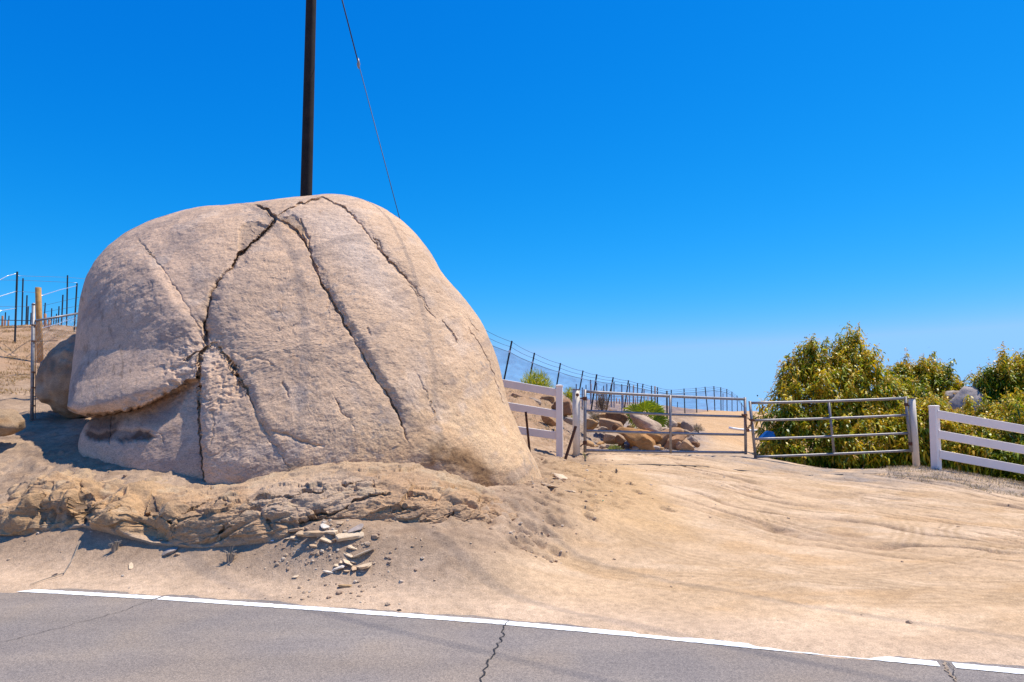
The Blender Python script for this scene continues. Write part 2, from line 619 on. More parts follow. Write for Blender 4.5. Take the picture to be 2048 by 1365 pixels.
WORLD_CTRL = [  # beyond the visible crests the land falls away; (x, y, z)
    (-10, 60, 3.6), (-25, 60, 4.2), (-40, 30, 4.5), (-2, 60, 2.4), (10, 110, -2.5), (30, 110, -4.5), (45, 90, -4), (-30, 110, 1), (8, 24, -0.35), (12, 22, -0.9), (14, 30, -1.6), (20, 24, -2.2), (24, 50, -1.6), (35, 30, -3.5),
    (16, 14, -0.6), (12, 8, -0.1), (-14, 8, 0.5), (-20, 15, 2.4),
    (0, 300, -22), (150, 260, -24), (-150, 260, -14), (-200, 0, 0), (200, 0, -6), (0, -200, -2), (300, 300, -30), (-300, -200, 0), (300, -200, -6),
    (0, 900, -60), (900, 900, -60), (-900, 900, -50), (-900, 0, -10), (900, 0, -20), (0, -900, -10),
    (0, 5.5, 0.0), (-4, 6.3, 0.0), (4, 4.4, 0.0), (8, 3.5, 0), (-8, 7, 0.0), (0, 0, 0), (-6, 2, 0), (6, 0, 0), (0, -6, 0), (12, -3, 0), (-12, 3, 0),
]


def _uv(x, y):
    r = np.hypot(x, y) + 1e-6
    rho = np.log1p(r / 6.0) * 6.0
    return x / r * rho, y / r * rho


_cp = [tuple(W(*c)) for c in CTRL] + WORLD_CTRL
_cx, _cy = _uv(np.array([p[0] for p in _cp]), np.array([p[1] for p in _cp]))
_cz = np.array([p[2] for p in _cp])
_k = lambda r2: -np.sqrt(r2 + 0.06)
_n = len(_cp)
_A = np.zeros((_n + 1, _n + 1))
_A[:_n, :_n] = _k((_cx[:, None] - _cx) ** 2 + (_cy[:, None] - _cy) ** 2) - np.eye(_n) * 0.02 * -1
_A[:_n, _n] = 1
_A[_n, :_n] = 1
_w = np.linalg.solve(_A, np.append(_cz, 0))


def rbf(x, y):
    u, v = _uv(x, y)
    r = np.full(u.shape, _w[-1])
    for i in range(_n):
        r = r + _w[i] * _k((u - _cx[i]) ** 2 + (v - _cy[i]) ** 2)
    return r


XL_Y = [4, 6, 7.5, 9, 11, 13, 14.5, 16.5, 18, 20, 25, 45, 66, 100]
XL_X = [-3.5, -0.6, 0.5, 1.15, 1.55, 1.6, 1.7, 3.2, 4.5, 5.1, 6.2, 11.0, 16.5, 26]


_rp = np.random.RandomState(4)
PITS = []
for (a_, b_) in ((1092, 1057), (1080, 1066), (1108, 1078), (1050, 1103), (1075, 1098), (1100, 1110), (1035, 1108), (940, 1090), (955, 1096), (905, 1085), (1180, 1040), (1262, 990), (1280, 1000), (1335, 1015), (1095, 1045), (1040, 1095), (1066, 1110), (1115, 1100), (1090, 1088), (1062, 1090), (1176, 1033)):
    g_ = groundW(a_, b_, 0.22 if a_ < 1150 else 0.35)
    PITS.append((g_[0], g_[1], _rp.uniform(0.028, 0.055)))


def height(x, y, detail=True, masks=False):
    x = np.asarray(x, float)
    y = np.asarray(y, float)
    s, par = edge_s(x, y)
    base = rbf(x, y)
    wob = perlin(P3(x * 0.8, y * 0.8), 5) * 0.5
    drive = sm(x - np.interp(y, XL_Y, XL_X) + wob * 0.7, -0.35, 0.5)
    near = sm(s, 0.0, 1.0)
    z = base * near
    # shoulder: thin drifted sand that laps over the asphalt
    lap = (s - 0.11 + perlin(P3(x * 1.7, y * 1.7), 31) * 0.16 + perlin(P3(x * 9, y * 9), 32) * 0.05)
    lap = lap + 0.22 * np.exp(-((x + 4.6) / 0.45) ** 4) + 0.165 * np.exp(-((x - 1.98) / 0.42) ** 4) + 0.105 * np.exp(-((x - 1.1) / 0.55) ** 4)
    z = z * sm(s, -0.1, 1.2) + np.clip(lap * 0.13, -0.05, 0.025)
    z = np.where(s < -0.45, -0.06, z)
    if detail:
        rough = (1 - drive) * sm(s, 0.7, 1.7)
        flat = np.clip(1 - np.hypot(x, y) / 60, 0, 1)
        z = z + fbm(P3(x * 0.9, y * 0.9), 3, 11) * 0.05 * sm(s, 0.3, 2) * (0.35 + 0.65 * (1 - drive))
        z = z + fbm(P3(x * 4.5, y * 4.5), 4, 12, 0.65) * 0.030 * rough
        mnd = np.exp(-((x + 1.75) / 0.42) ** 2 - ((y - 7.0) / 0.26) ** 2)
        z = z + mnd * 0.17
        cl = np.clip(fbm(P3(x * 8, y * 8), 3, 15) - 0.22, 0, 1) * 0.10 * sm(perlin(P3(x * .9, y * .9), 16), -0.25, 0.3)
        z = z + cl * rough + perlin(P3(x * 18, y * 18), 17) * 0.006 * rough
        # broken edges in the bank right of the boulder
        br = np.clip(ridged(P3(x * 2.1 + 3, y * 3.0), 3, 41) - 1.2, 0, .6) * rough * sm(x, -1.2, 0)
        z = z - br * 0.16
        # erosion rills running down to the right across the apron
        e = np.array([0.70, -0.714])
        a = x * e[0] + y * e[1]
        c = -x * e[1] + y * e[0]
        c = c + fbm(P3(a * 0.35, c * 0.6), 3, 21) * 0.55
        rz = drive * sm(c, 7.3, 9.0) * sm(16.3 - y, 0, 1.5) * sm(x, 1.5, 3.5)
        rz = np.maximum(rz, 0.6 * drive * sm(y, 19, 22) * flat)
        rn = perlin(P3(a * 0.22, c * 1.25), 22)
        rn2 = perlin(P3(a * 0.5, c * 3.4), 23)
        gul = np.exp(-(rn / 0.035) ** 2) * sm(perlin(P3(a * 0.5, c * 0.5), 24), -0.25, 0.15)
        gul2 = np.exp(-(rn2 / 0.07) ** 2) * sm(perlin(P3(a * 0.6, c * 0.9), 25), -0.2, 0.15)
        z = z + 0.72 * rz * (perlin(P3(a * 0.3, c * 1.1), 26) * 0.055 + perlin(P3(a * 0.9, c * 3.0), 28) * 0.03 - gul * 0.10 - gul2 * 0.045 + perlin(P3(a * 0.8, c * 6.5), 29) * 0.014 + perlin(P3(a * 1.5, c * 13), 30) * 0.006)
        # tyre arcs in the sand
        for (ax, ay, R, wd, k) in ((2.2, 11.5, 4.6, 0.16, 1), (3.4, 10.2, 4.1, 0.16, 2), (-1.2, 9.9, 4.4, 0.15, 3), (5.6, 12.0, 5.9, 0.18, 4), (1.0, 2.2, 4.9, 0.16, 5), (7.4, 7.6, 2.6, 0.16, 6), (4.6, 9.6, 2.9, 0.14, 7)):
            rr = np.hypot(x - ax, y - ay) - R
            band = np.exp(-(rr / wd) ** 4) * drive * sm(s, 0.15, 0.5) * sm(perlin(P3(x * 0.5, y * 0.5), 50 + k), -0.22, 0.12)
            z = z + band * (np.sin(rr * 90) * 0.0035 - 0.006)
        z = z + fbm(P3(x * 2.4, y * 2.4), 3, 13) * 0.012 * drive * sm(s, 0.2, 0.8)
        z = z + fbm(P3(x * 13, y * 13), 3, 14) * 0.006 * sm(s, 0.1, 0.5) * flat
        # pits and kicked-out clods in the soft bank
        for (qx, qy, qr) in PITS:
            e_ = ((x - qx) / (qr * 1.7)) ** 2 + ((y - qy) / qr) ** 2
            z = z - 0.07 * np.exp(-e_ ** 2) + 0.03 * np.exp(-(((x - qx + qr * .5) / (qr * 1.6)) ** 2 + ((y - qy - qr * 1.7) / (qr * .8)) ** 2))
        if masks:
            return z, s, drive, rough, rz, gul * rz + 0.6 * gul2 * rz
    if masks:
        return z, s, drive, None, None, None
    return z


def hz(x, y):
    return float(height(np.array([x]), np.array([y]))[0])


def onground(px, d):
    """point on the ground on the column px at forward distance d (x is nearly independent of py)"""
    x = (px - CX) / F * d
    # correct for pitch using an estimate of the row
    for _ in range(3):
        z = hz(x, d)
        # forward distance d is world y; find cx factor
        # solve cy such that the height matches
        t = (z - CAMZ) / d
        cy = (t * CP - SP) / (CP + t * SP)
        fy = CP - cy * SP
        x = (px - CX) / F * d / fy
    return Vector((x, d, hz(x, d)))


def axis(lo, hi, step, far_lo, far_hi, g=1.12):
    a = list(np.arange(lo, hi + 1e-6, step))
    st, p = step, hi
    while p < far_hi:
        st *= g
        p += st
        a.append(p)
    st, p, b = step, lo, []
    while p > far_lo:
        st *= g
        p -= st
        b.append(p)
    return np.array(b[::-1] + a)


XS = axis(-6.5, 9.5, 0.024, -1400, 1400, 1.045)
YS = axis(4.1, 13.2, 0.021, -1000, 1600, 1.028)
gx, gy = np.meshgrid(XS, YS, indexing='ij')
z, s_, drive, rough, rz, gul = height(gx, gy, True, True)
# colours of the soil
C = np.zeros(gx.shape + (3,))
C[:] = (0.37, 0.255, 0.165)                                   # dry brown bank soil
C = mixc(C, (0.46, 0.325, 0.215), sm(fbm(P3(gx * 1.1, gy * 1.1), 3, 61), -0.2, 0.4))
C = mixc(C, (0.29, 0.19, 0.115), sm(fbm(P3(gx * 2.6, gy * 4.2), 4, 68), 0.15, 0.55) * 0.6)
foot = np.exp(-((s_ - 1.35) / 0.75) ** 2) * sm(1.2 - gx, 0, .8)
C = mixc(C, (0.36, 0.245, 0.155), foot * sm(fbm(P3(gx * 3.2, gy * 5), 4, 70), -0.25, 0.35) * 0.75)
hill = sm(gy, 13.5, 17) * sm(3 - gx, 0, 3)
C = mixc(C, (0.42, 0.26, 0.15), hill * 0.8)
straw = sm(fbm(P3(gx * 1.5, gy * 0.8), 3, 63), 0.05, 0.35) * sm(gy, 14, 18)
C = mixc(C, (0.36, 0.25, 0.15), straw * 0.5 * (1 - drive))
C = mixc(C, (0.585, 0.405, 0.245), drive)                     # pale packed sand of the driveway
C = mixc(C, (0.67, 0.485, 0.315), drive * sm(fbm(P3(gx * 0.6, gy * 1.3), 3, 64), -0.05, 0.4) * 0.8)
C = mixc(C, (0.54, 0.345, 0.18), drive * sm(fbm(P3(gx * 0.9 + 4, gy * 1.8), 3, 65), 0.12, 0.5) * 0.75)
C = mixc(C, (0.36, 0.23, 0.14), np.clip(gul, 0, 1) * 0.7)
C = mixc(C, (0.44, 0.29, 0.165), np.where(drive > 0, sm(perlin(P3((gx * 0.70 - gy * 0.714) * .8, (gx * 0.714 + gy * 0.70) * 5.5), 29), 0.0, 0.35), 0) * np.clip(rz, 0, 1) * 0.35)
for (ax, ay, R, wd, k) in ((2.2, 11.5, 4.6, 0.16, 1), (3.4, 10.2, 4.1, 0.16, 2), (-1.2, 9.9, 4.4, 0.15, 3), (5.6, 12.0, 5.9, 0.18, 4), (1.0, 2.2, 4.9, 0.16, 5), (7.4, 7.6, 2.6, 0.16, 6), (4.6, 9.6, 2.9, 0.14, 7), (0.2, 11.3, 5.1, 0.2, 8), (9.0, 14.0, 9.2, 0.2, 9)):
    r_ = np.hypot(gx - ax, gy - ay) - R
    bnd = np.exp(-(r_ / wd) ** 4) * drive * sm(s_, 0.15, 0.5) * sm(perlin(P3(gx * 0.6, gy * 0.6), 50 + k), -0.3, 0.2)
    C = mixc(C, (0.46, 0.31, 0.175), bnd * (0.45 + 0.4 * np.sin(r_ * 62)) * 0.9)
C = mixc(C, (0.49, 0.325, 0.18), drive * sm(fbm(P3(gx * 1.6 + gy * .4, gy * 3.4), 4, 69), 0.16, 0.5) * sm(s_, .4, 1.2) * 0.6)
C = mixc(C, (0.60, 0.435, 0.295), sm(1.0 - s_, 0, 0.8) * 0.85)     # shoulder sand
C = mixc(C, (0.52, 0.33, 0.16), sm(gx - 0.0, 0, 1.2) * sm(2.4 - gx, 0, 0.6) * sm(gy, 7.6, 8.6) * sm(14 - gy, 0, 2) * 0.7)  # ochre slope right of the boulder
C = mixc(C, (0.54, 0.33, 0.16), drive * sm(gy, 19, 23) * 0.75)  # ochre of the track uphill
# grey dead-grass ground: verge by the trees and round the rock pile
gr = sm(gx - 4.6 - (gy - 13.2) * -0.9, 0, 1.6) * sm(gy, 12.2, 13.6) * sm(18 - gy, 0, 1)
C = mixc(C, (0.33, 0.27, 0.22), np.clip(gr * (0.55 + fbm(P3(gx * 2, gy * 2), 3, 66)), 0, 1) * 0.9)
gp = sm(gy, 16.6, 17.6) * (1 - drive) * sm(gx, 1.0, 1.9) * sm(33 - gy, 0, 5)
C = mixc(C, (0.33, 0.27, 0.235), np.clip(gp * (0.8 + fbm(P3(gx * 2, gy * 2), 3, 67)), 0, 1))
ter = mesh('ground', np.stack([gx, gy, z], -1).reshape(-1, 3), gridfaces(len(XS), len(YS)), M['earth'], C.reshape(-1, 3))
go = link(bpy.data.objects.new('ground', ter))
tag(go, kind='structure')
del gx, gy

# ------------------------------------------------------------------ road
m, nt, b = newmat('asphalt')
oc = objcoord(nt)
mp = N(nt, 'ShaderNodeMapping'); mp.inputs['Rotation'].default_value = (0, 0, 0.25); mp.inputs['Scale'].default_value = (0.25, 2.2, 1)
nt.links.new(oc, mp.inputs['Vector'])
c = ramp(nt, noise_n(nt, mp.outputs[0], 1.2, 4, 0.6), [(0.3, (0.205, 0.178, 0.158)), (0.7, (0.250, 0.216, 0.190))])
c = mul(nt, c, ramp(nt, noise_n(nt, oc, 170, 2, 0.8), [(0.35, (0.62, 0.62, 0.62)), (0.65, (1.38, 1.36, 1.34))]))
vv = voro(nt, oc, 95)
c = mul(nt, c, ramp(nt, vv.outputs['Color'], [(0.1, (0.72, 0.72, 0.74)), (0.85, (1.3, 1.28, 1.25))]), fac=0.8)
c = mul(nt, c, ramp(nt, noise_n(nt, oc, 1.6, 6, 0.65), [(0.35, (0.91, 0.91, 0.93)), (0.52, (1, 1, 1)), (0.7, (1.05, 1.04, 1.01))]))
c = mul(nt, c, ramp(nt, noise_n(nt, oc, 0.8, 2, 0.5), [(0.40, (1.0, 1.0, 1.0)), (0.62, (1.10, 1.04, 0.96))]))
nt.links.new(c, b.inputs['Base Color'])
b.inputs['Roughness'].default_value = 0.88
b.inputs['Specular IOR Level'].default_value = 0.25
nt.links.new(bump(nt, vv.outputs['Distance'], 0.5, 0.004), b.inputs['Normal'])
M['asphalt'] = m
# road sheet: follows the edge, from just beyond the painted line to the far kerb behind the camera
fine = []
E = np.array(EDGE)
seg = np.concatenate([np.linspace(E[i], E[i + 1], 60 if 0 < i < len(E) - 2 else 12, endpoint=False) for i in range(len(E) - 1)] + [E[-1:]])
for _ in range(30):
    seg[1:-1] = seg[1:-1] * 0.5 + (seg[:-2] + seg[2:]) * 0.25
tn = np.gradient(seg, axis=0)
tn /= np.hypot(tn[:, 0], tn[:, 1])[:, None]
nr = np.stack([tn[:, 1], -tn[:, 0]], 1)
if np.mean(nr[:, 1]) > 0: nr = -nr         # nr points to the road side (towards the camera)
offs = np.array([-0.30, 0.2, 0.6, 1.5, 3.0, 5.0, 7.3])
rag = perlin(P3(seg[:, 0] * 1.4, seg[:, 1] * 1.4), 71) * 0.06 + perlin(P3(seg[:, 0] * 7, seg[:, 1] * 7), 72) * 0.03
VV = []
for i, p in enumerate(seg):
    for k, o in enumerate(offs):
        q = p + nr[i] * (o + (rag[i] if k == 0 else 0))
        VV.append((q[0], q[1], 0.0))
road = link(bpy.data.objects.new('road', mesh('road', VV, gridfaces(len(seg), len(offs)), M['asphalt'], smooth=False)))
tag(road, kind='structure')

# painted edge line: worn along both sides, broken where cracks cross it
m, nt, b = newmat('road_paint')
oc = objcoord(nt)
c = ramp(nt, noise_n(nt, oc, 60, 4, 0.8), [(0.30, (0.50, 0.46, 0.42)), (0.42, (0.84, 0.83, 0.80)), (0.6, (0.9, 0.9, 0.88))])
nt.links.new(c, b.inputs['Base Color'])
b.inputs['Roughness'].default_value = 0.7
M['paint'] = m
dense = []
for i in range(len(seg) - 1):
    if -30 < seg[i][0] < 30:
        for t in np.linspace(0, 1, 6, endpoint=False):
            dense.append(seg[i] * (1 - t) + seg[i + 1] * t)
dense = np.array(dense)
ln = np.concatenate([[0], np.cumsum(np.hypot(*(dense[1:] - dense[:-1]).T))])
dn = np.stack([np.interp(ln, ln, np.gradient(dense[:, 0])), np.gradient(dense[:, 1])], 1)
dn /= np.hypot(dn[:, 0], dn[:, 1])[:, None]
dnr = np.stack([dn[:, 1], -dn[:, 0]], 1)
if np.mean(dnr[:, 1]) > 0: dnr = -dnr
w0 = perlin(P3(dense[:, 0] * 25, dense[:, 1] * 25), 73) * 0.010
w1 = perlin(P3(dense[:, 0] * 25, dense[:, 1] * 25), 74) * 0.010
VV, FF = [], []
for i, p in enumerate(dense):
    a_ = p + dnr[i] * (-0.05 + w0[i])
    b_ = p + dnr[i] * (0.05 + w1[i])
    VV += [(a_[0], a_[1], 0.004), (b_[0], b_[1], 0.004)]
gap = [groundW(1893, 1332), groundW(317, 1197), groundW(1012, 1246)]
gw = [0.045, 0.012, 0.012]
for i in range(len(dense) - 1):
    if any(np.hypot(*(dense[i] - g)) < w for g, w in zip(gap, gw)): continue
    FF.append((2 * i, 2 * i + 2, 2 * i + 3, 2 * i + 1))
pl = link(bpy.data.objects.new('edge_line', mesh('edge_line', VV, FF, M['paint'], smooth=False)))
pl.parent = road
# cracks in the asphalt
M['crack'] = mat_plain('crack_fill', (0.035, 0.03, 0.027), 0.95, var=0.4, scale=40)
M['crack_sand'] = mat_plain('sand_in_crack', (0.34, 0.25, 0.17), 0.95, var=0.4, scale=40)


def crack(pts, w, mat, seed, z=0.006):
    rnd = random.Random(seed)
    P = [groundW(*p) for p in pts]
    Q = []
    for i in range(len(P) - 1):
        n = max(3, int(np.hypot(*(P[i + 1] - P[i])) / 0.018))
        for k in range(n):
            Q.append(P[i] + (P[i + 1] - P[i]) * k / n)
    Q = np.array(Q)
    off = perlin(P3(np.arange(len(Q)) * 0.17, seed * 3.1), seed) * 0.05 + perlin(P3(np.arange(len(Q)) * 0.6, seed * 1.1), seed) * 0.02
    t = np.gradient(Q, axis=0)
    t /= np.hypot(t[:, 0], t[:, 1])[:, None]
    nn = np.stack([t[:, 1], -t[:, 0]], 1)
    Q = Q + nn * off[:, None]
    ww = w * (0.55 + 0.9 * np.abs(perlin(P3(np.arange(len(Q)) * 0.45, seed), 7 + seed)) * 2)
    VV = []
    for i in range(len(Q)):
        e = min(1, i / 4, (len(Q) - 1 - i) / 4)
        a, b = Q[i] - nn[i] * ww[i] * e / 2, Q[i] + nn[i] * ww[i] * e / 2
        VV += [(a[0], a[1], z), (b[0], b[1], z)]
    o = link(bpy.data.objects.new('crack', mesh('crack', VV, [(2 * i, 2 * i + 2, 2 * i + 3, 2 * i + 1) for i in range(len(Q) - 1)], mat, smooth=False)))
    o.parent = road
    return o


crack([(1014, 1240), (1000, 1285), (985, 1315), (968, 1342), (955, 1400)], 0.011, M['crack'], 1)
crack([(332, 1191), (250, 1222), (180, 1241), (90, 1265), (-20, 1290)], 0.005, M['crack'], 2)
crack([(1885, 1322), (1900, 1345), (1915, 1372)], 0.02, M['crack_sand'], 3)
crack([(1882, 1320), (1897, 1340), (1910, 1370)], 0.005, M['crack'], 4, 0.009)


# ------------------------------------------------------------------ relief tools
def normals_grid(Pt, wrap=False):
    du = np.roll(Pt, -1, 0) - np.roll(Pt, 1, 0) if wrap else np.gradient(Pt, axis=0)
    dv = np.gradient(Pt, axis=1)
    n = np.cross(du, dv)
    n /= np.linalg.norm(n, axis=-1, keepdims=True) + 1e-12
    return n


CRW = 0.46


def lip(px, py, pts, A, w0, w1, sgn=1):
    """the block on one side of a crack stands proud of the other"""
    d, par, side = polydist(px, py, pts)
    ax, ay = pts[0]
    vx, vy = pts[-1][0] - ax, pts[-1][1] - ay
    t = ((px - ax) * vx + (py - ay) * vy) / (vx * vx + vy * vy)
    e = sm(t, 0.0, 0.22) * sm(1 - t, 0.0, 0.22)
    return -A * e * np.where(side * sgn > 0, (1 - np.exp(-(d / w0) ** 2)) * np.exp(-(d / w1) ** 2), 0)


def groove(px, py, pts, w, A, wide=0.0, wA=0.0, taper=0.1):
    """depth added by a crack following pts; w px half width, A metres"""
    d, par, side = polydist(px, py, pts)
    n = len(pts) - 1
    e = np.clip(np.minimum(par, n - par) / max(taper * n, 1e-3), 0, 1) ** 0.6
    A = A * 0.85
    wA = wA * 0.5
    r = A * e * np.exp(-np.abs(d / (w * CRW)) ** 2.6)
    if wide:
        r = r + wA * e * np.exp(-(d / wide) ** 2)
    return r


# ------------------------------------------------------------------ the great boulder
OUT = [(133, 815), (137, 785), (144, 725), (149, 690), (153, 650), (160, 600), (172, 556), (190, 521), (215, 492), (250, 465), (300, 440), (350, 424), (400, 413), (450, 410), (500, 406), (550, 398), (600, 392), (650, 388), (690, 390), (720, 397), (760, 413), (800, 437), (830, 465), (860, 505), (885, 548), (915, 582), (940, 612), (965, 650), (985, 692), (998, 732), (1007, 772), (1018, 812), (1035, 852), (1058, 900), (1078, 940), (1090, 975), (1094, 1010), (1040, 1050), (900, 1040), (700, 1020), (500, 1000), (400, 1000), (300, 975), (200, 945), (160, 918), (157, 890), (162, 868), (172, 850), (186, 836), (170, 833), (150, 828), (137, 822)]
BCX, BCY = 600.0, 700.0
dp = []
for i in range(len(OUT)):
    a, b2 = np.array(OUT[i], float), np.array(OUT[(i + 1) % len(OUT)], float)
    for t in np.linspace(0, 1, 12, endpoint=False):
        dp.append(a * (1 - t) + b2 * t)
dp = np.array(dp)
for _ in range(8):
    dp = dp * 0.5 + (np.roll(dp, 1, 0) + np.roll(dp, -1, 0)) * 0.25
th = np.arctan2(dp[:, 1] - BCY, dp[:, 0] - BCX)
rr = np.hypot(dp[:, 1] - BCY, dp[:, 0] - BCX)
o_ = np.argsort(th)
th, rr = th[o_], rr[o_]
NT, NR, NB = 1500, 330, 36
TH = np.linspace(-math.pi, math.pi, NT, endpoint=False)
RR = np.interp(TH, np.concatenate([th - 2 * math.pi, th, th + 2 * math.pi]), np.concatenate([rr, rr, rr]))
tt = np.concatenate([np.sin(np.linspace(0.004, 1, NR) * math.pi / 2), np.cos(np.linspace(0.04, 0.995, NB) * math.pi / 2)])
front = np.concatenate([np.ones(NR), np.zeros(NB)])
T, TT = np.meshgrid(TH, tt, indexing='ij')
RG = np.repeat(RR[:, None], len(tt), 1)
FR = np.repeat(front[None, :], NT, 0)
px = BCX + TT * RG * np.cos(T)
py = BCY + TT * RG * np.sin(T)
# warp of the crack lines
wp = P3(px / 16., py / 16.)
wx = px + fbm(wp, 3, 81) * 5
wy = py + fbm(wp + 40, 3, 82) * 5
h = np.clip((965 - py) / 565., -0.2, 1.1)
D = 8.50 + 1.25 * h + 1.15 * h * np.abs(h) + 0.55 * ((px - 560) / 480.) ** 2
upness = np.clip(-np.sin(T), -1, 1)
Kf = np.interp(np.degrees(T), [-180, -140, -90, -40, 0, 25, 50, 90, 150, 165, 172, 180], [1.35, 1.25, 0.95, 1.1, 1.35, 1.3, 0.6, 0.15, 0.25, 0.45, 1.0, 1.35])
pw = np.interp(np.degrees(T), [-180, -140, -90, -40, 0, 40, 90, 150, 180], [3.0, 3.0, 3.4, 3.2, 3.2, 3.4, 4, 5, 3.0])
prof = np.sqrt(np.clip(1 - TT ** pw, 0, 1))
D = D + Kf * (1 - prof)
# back side closes behind the silhouette
Kb = 1.6
D = np.where(FR > 0, D, D + Kb * np.sqrt(np.clip(1 - TT ** 2.2, 0, 1)))
fr = FR * sm(1 - TT, 0.0, 0.03)
OVER = [(120, 818), (170, 831), (215, 827), (270, 815), (310, 800), (350, 780), (397, 755)]
CR1 = [(500, 408), (530, 418), (552, 436), (540, 455), (505, 487), (478, 512), (462, 540), (440, 560), (425, 590), (418, 620), (411, 650), (414, 690)]
CR1b = [(414, 690), (400, 708), (398, 755), (397, 800), (400, 860), (404, 910), (410, 975)]
LOWBLK = [(100, 800)] + OVER[1:] + [(397, 800), (400, 860), (404, 910), (412, 1010), (120, 1010)]
inb = softpoly(wx, wy, LOWBLK, 2.5)
dov, _, _ = polydist(wx, wy, OVER)
inset = inb * (0.10 + 0.42 * np.exp(-dov / 45.) * sm(430 - px, 0, 160) + 0.10 * sm(330 - px, 0, 150))
D = D + inset
# upper-left block undercut: its belly bulges out then tucks in above the overhang
ulb = softpoly(px, py, [(100, 500), (300, 480), (400, 640), (405, 750), (350, 785), (270, 818), (170, 835), (100, 820)], 30)
D = D - 0.10 * ulb * fr + 0.16 * np.exp(-dov / 14.) * ulb * fr
gs = 0
G = lambda *a, **k: groove(wx, wy, *a, **k)
gs = gs + G(CR1, 4.2, 0.20, 16, 0.05) + G([(440, 560), (425, 590), (418, 620), (411, 650), (414, 692)], 8, 0.22, 20, 0.05, taper=0.3)
gs = gs + G(CR1b, 3.2, 0.14, 12, 0.03, taper=0.03)
gs = gs + G([(552, 436), (590, 456), (613, 490), (625, 522), (640, 560), (665, 605), (690, 650), (720, 700), (750, 755), (775, 790), (795, 830), (815, 885)], 3.4, 0.12, 15, 0.03)
gs = gs + G([(598, 436), (606, 455), (618, 478), (622, 510)], 3.0, 0.08, 10, 0.02)
gs = gs + G([(552, 434), (575, 420), (610, 405), (645, 394), (690, 415), (725, 455), (755, 495), (800, 545), (830, 580), (862, 622)], 3.2, 0.09, 12, 0.025)
gs = gs + G([(745, 470), (775, 520), (800, 550)], 2.4, 0.05, 8, 0.01)
gs = gs + G([(815, 570), (845, 605), (870, 640)], 2.2, 0.04, 8, 0.01)
gs = gs + G([(268, 470), (300, 505), (330, 545), (350, 575), (375, 615), (390, 645), (405, 662)], 3.0, 0.05, 16, 0.05)
gs = gs + G([(430, 690), (455, 715), (475, 750), (500, 790), (512, 825), (540, 880), (580, 938)], 2.6, 0.07, 10, 0.02)
gs = gs + G([(366, 722), (400, 704), (430, 688)], 2.4, 0.06, 8, 0.02)
gs = gs + G([(672, 797), (680, 820), (692, 838), (704, 841)], 3.4, 0.05, 10, 0.02)
gs = gs + G([(708, 852), (712, 872)], 2.6, 0.04)
gs = gs + G([(884, 640), (915, 682)], 2.2, 0.04)
gs = gs + G([(935, 636), (955, 668)], 2.2, 0.04)
gs = gs + G([(930, 648), (960, 690), (985, 740), (1002, 800), (1040, 870), (1072, 930)], 2.4, 0.04, 8, 0.01)
gs = gs + G([(1068, 928), (1078, 960), (1086, 1000)], 3, 0.09, 8, 0.02)
gs = gs + G([(832, 745), (860, 800), (874, 850)], 2.2, 0.02, 12, 0.012)
gs = gs + G([(224, 835), (222, 860), (218, 890)], 2.4, 0.06)
gs = gs + G([(300, 862), (325, 872), (328, 890)], 2.0, 0.03)
gs = gs + G([(425, 820), (428, 850), (420, 900)], 2.2, 0.02)
C2 = [(590, 456), (613, 490), (625, 522), (640, 560), (665, 605), (690, 650), (720, 700), (750, 755), (775, 790), (795, 830), (815, 885)]
lp = lip(wx, wy, C2, 0.075, 12, 150, -1) + lip(wx, wy, CR1[3:], 0.08, 14, 160, -1) + lip(wx, wy, CR1b, 0.05, 10, 120, -1)
lp = lp + lip(wx, wy, [(645, 394), (690, 415), (725, 455), (755, 495), (800, 545), (830, 580), (862, 622)], 0.05, 10, 120, -1)
lp = lp + lip(wx, wy, [(268, 470), (300, 505), (330, 545), (350, 575), (375, 615), (390, 645), (405, 662)], 0.06, 14, 130, 1)
lp = lp + lip(wx, wy, [(430, 690), (455, 715), (475, 750), (500, 790), (512, 825), (540, 880), (580, 938)], 0.04, 9, 110, -1)
D = D + lp * fr
gs = gs + G([(540, 862), (575, 872), (605, 886), (650, 893)], 9, 0.035, 12, 0.02) + G([(487, 722), (510, 716), (535, 724), (552, 735)], 6, 0.022) + G([(562, 765), (572, 778), (578, 796)], 6, 0.03)
gs = gs + G([(470, 735), (480, 765), (476, 800)], 8, 0.02, 20, 0.03) + G([(640, 560), (660, 590), (655, 640)], 5, 0.02) + G([(735, 655), (742, 672)], 4, 0.03) + G([(868, 700), (905, 690), (930, 672)], 4, 0.015)
# chipped pocket beside the main crack, undercut band on the low block
pock = softpoly(wx, wy, [(492, 440), (520, 446), (538, 456), (505, 488), (480, 512), (478, 470)], 5)
gs = gs + pock * (0.07 + 0.05 * np.abs(perlin(P3(px / 9., py / 9.), 83)))
gs = gs + softpoly(wx, wy, [(550, 436), (590, 432), (605, 455), (618, 500), (600, 470)], 3) * 0.05
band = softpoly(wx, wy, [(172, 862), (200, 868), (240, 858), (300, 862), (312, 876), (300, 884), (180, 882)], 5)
gs = gs + band * 0.07
hooks = 0
D = D + gs * 0.8 * fr
Pt = W(px, py, D)
nrm = normals_grid(Pt, True)
if (nrm[0, NR // 2] @ np.array([0, -1, 0])) < 0: nrm = -nrm
q = Pt.copy()
smoothzone = softpoly(px, py, [(130, 640), (230, 620), (330, 700), (390, 760), (300, 830), (130, 840)], 40) + softpoly(px, py, [(150, 840), (400, 790), (400, 960), (150, 950)], 15)
smoothzone = np.clip(smoothzone, 0, 1)
rgh = 1 - 0.75 * smoothzone
dsp = fbm(q * 0.75, 3, 91) * 0.055 + fbm(q * 2.6, 3, 92) * 0.014 * (0.5 + 0.5 * rgh)
dsp = dsp + fbm(q * 9.0, 4, 93, 0.62) * 0.008 * rgh
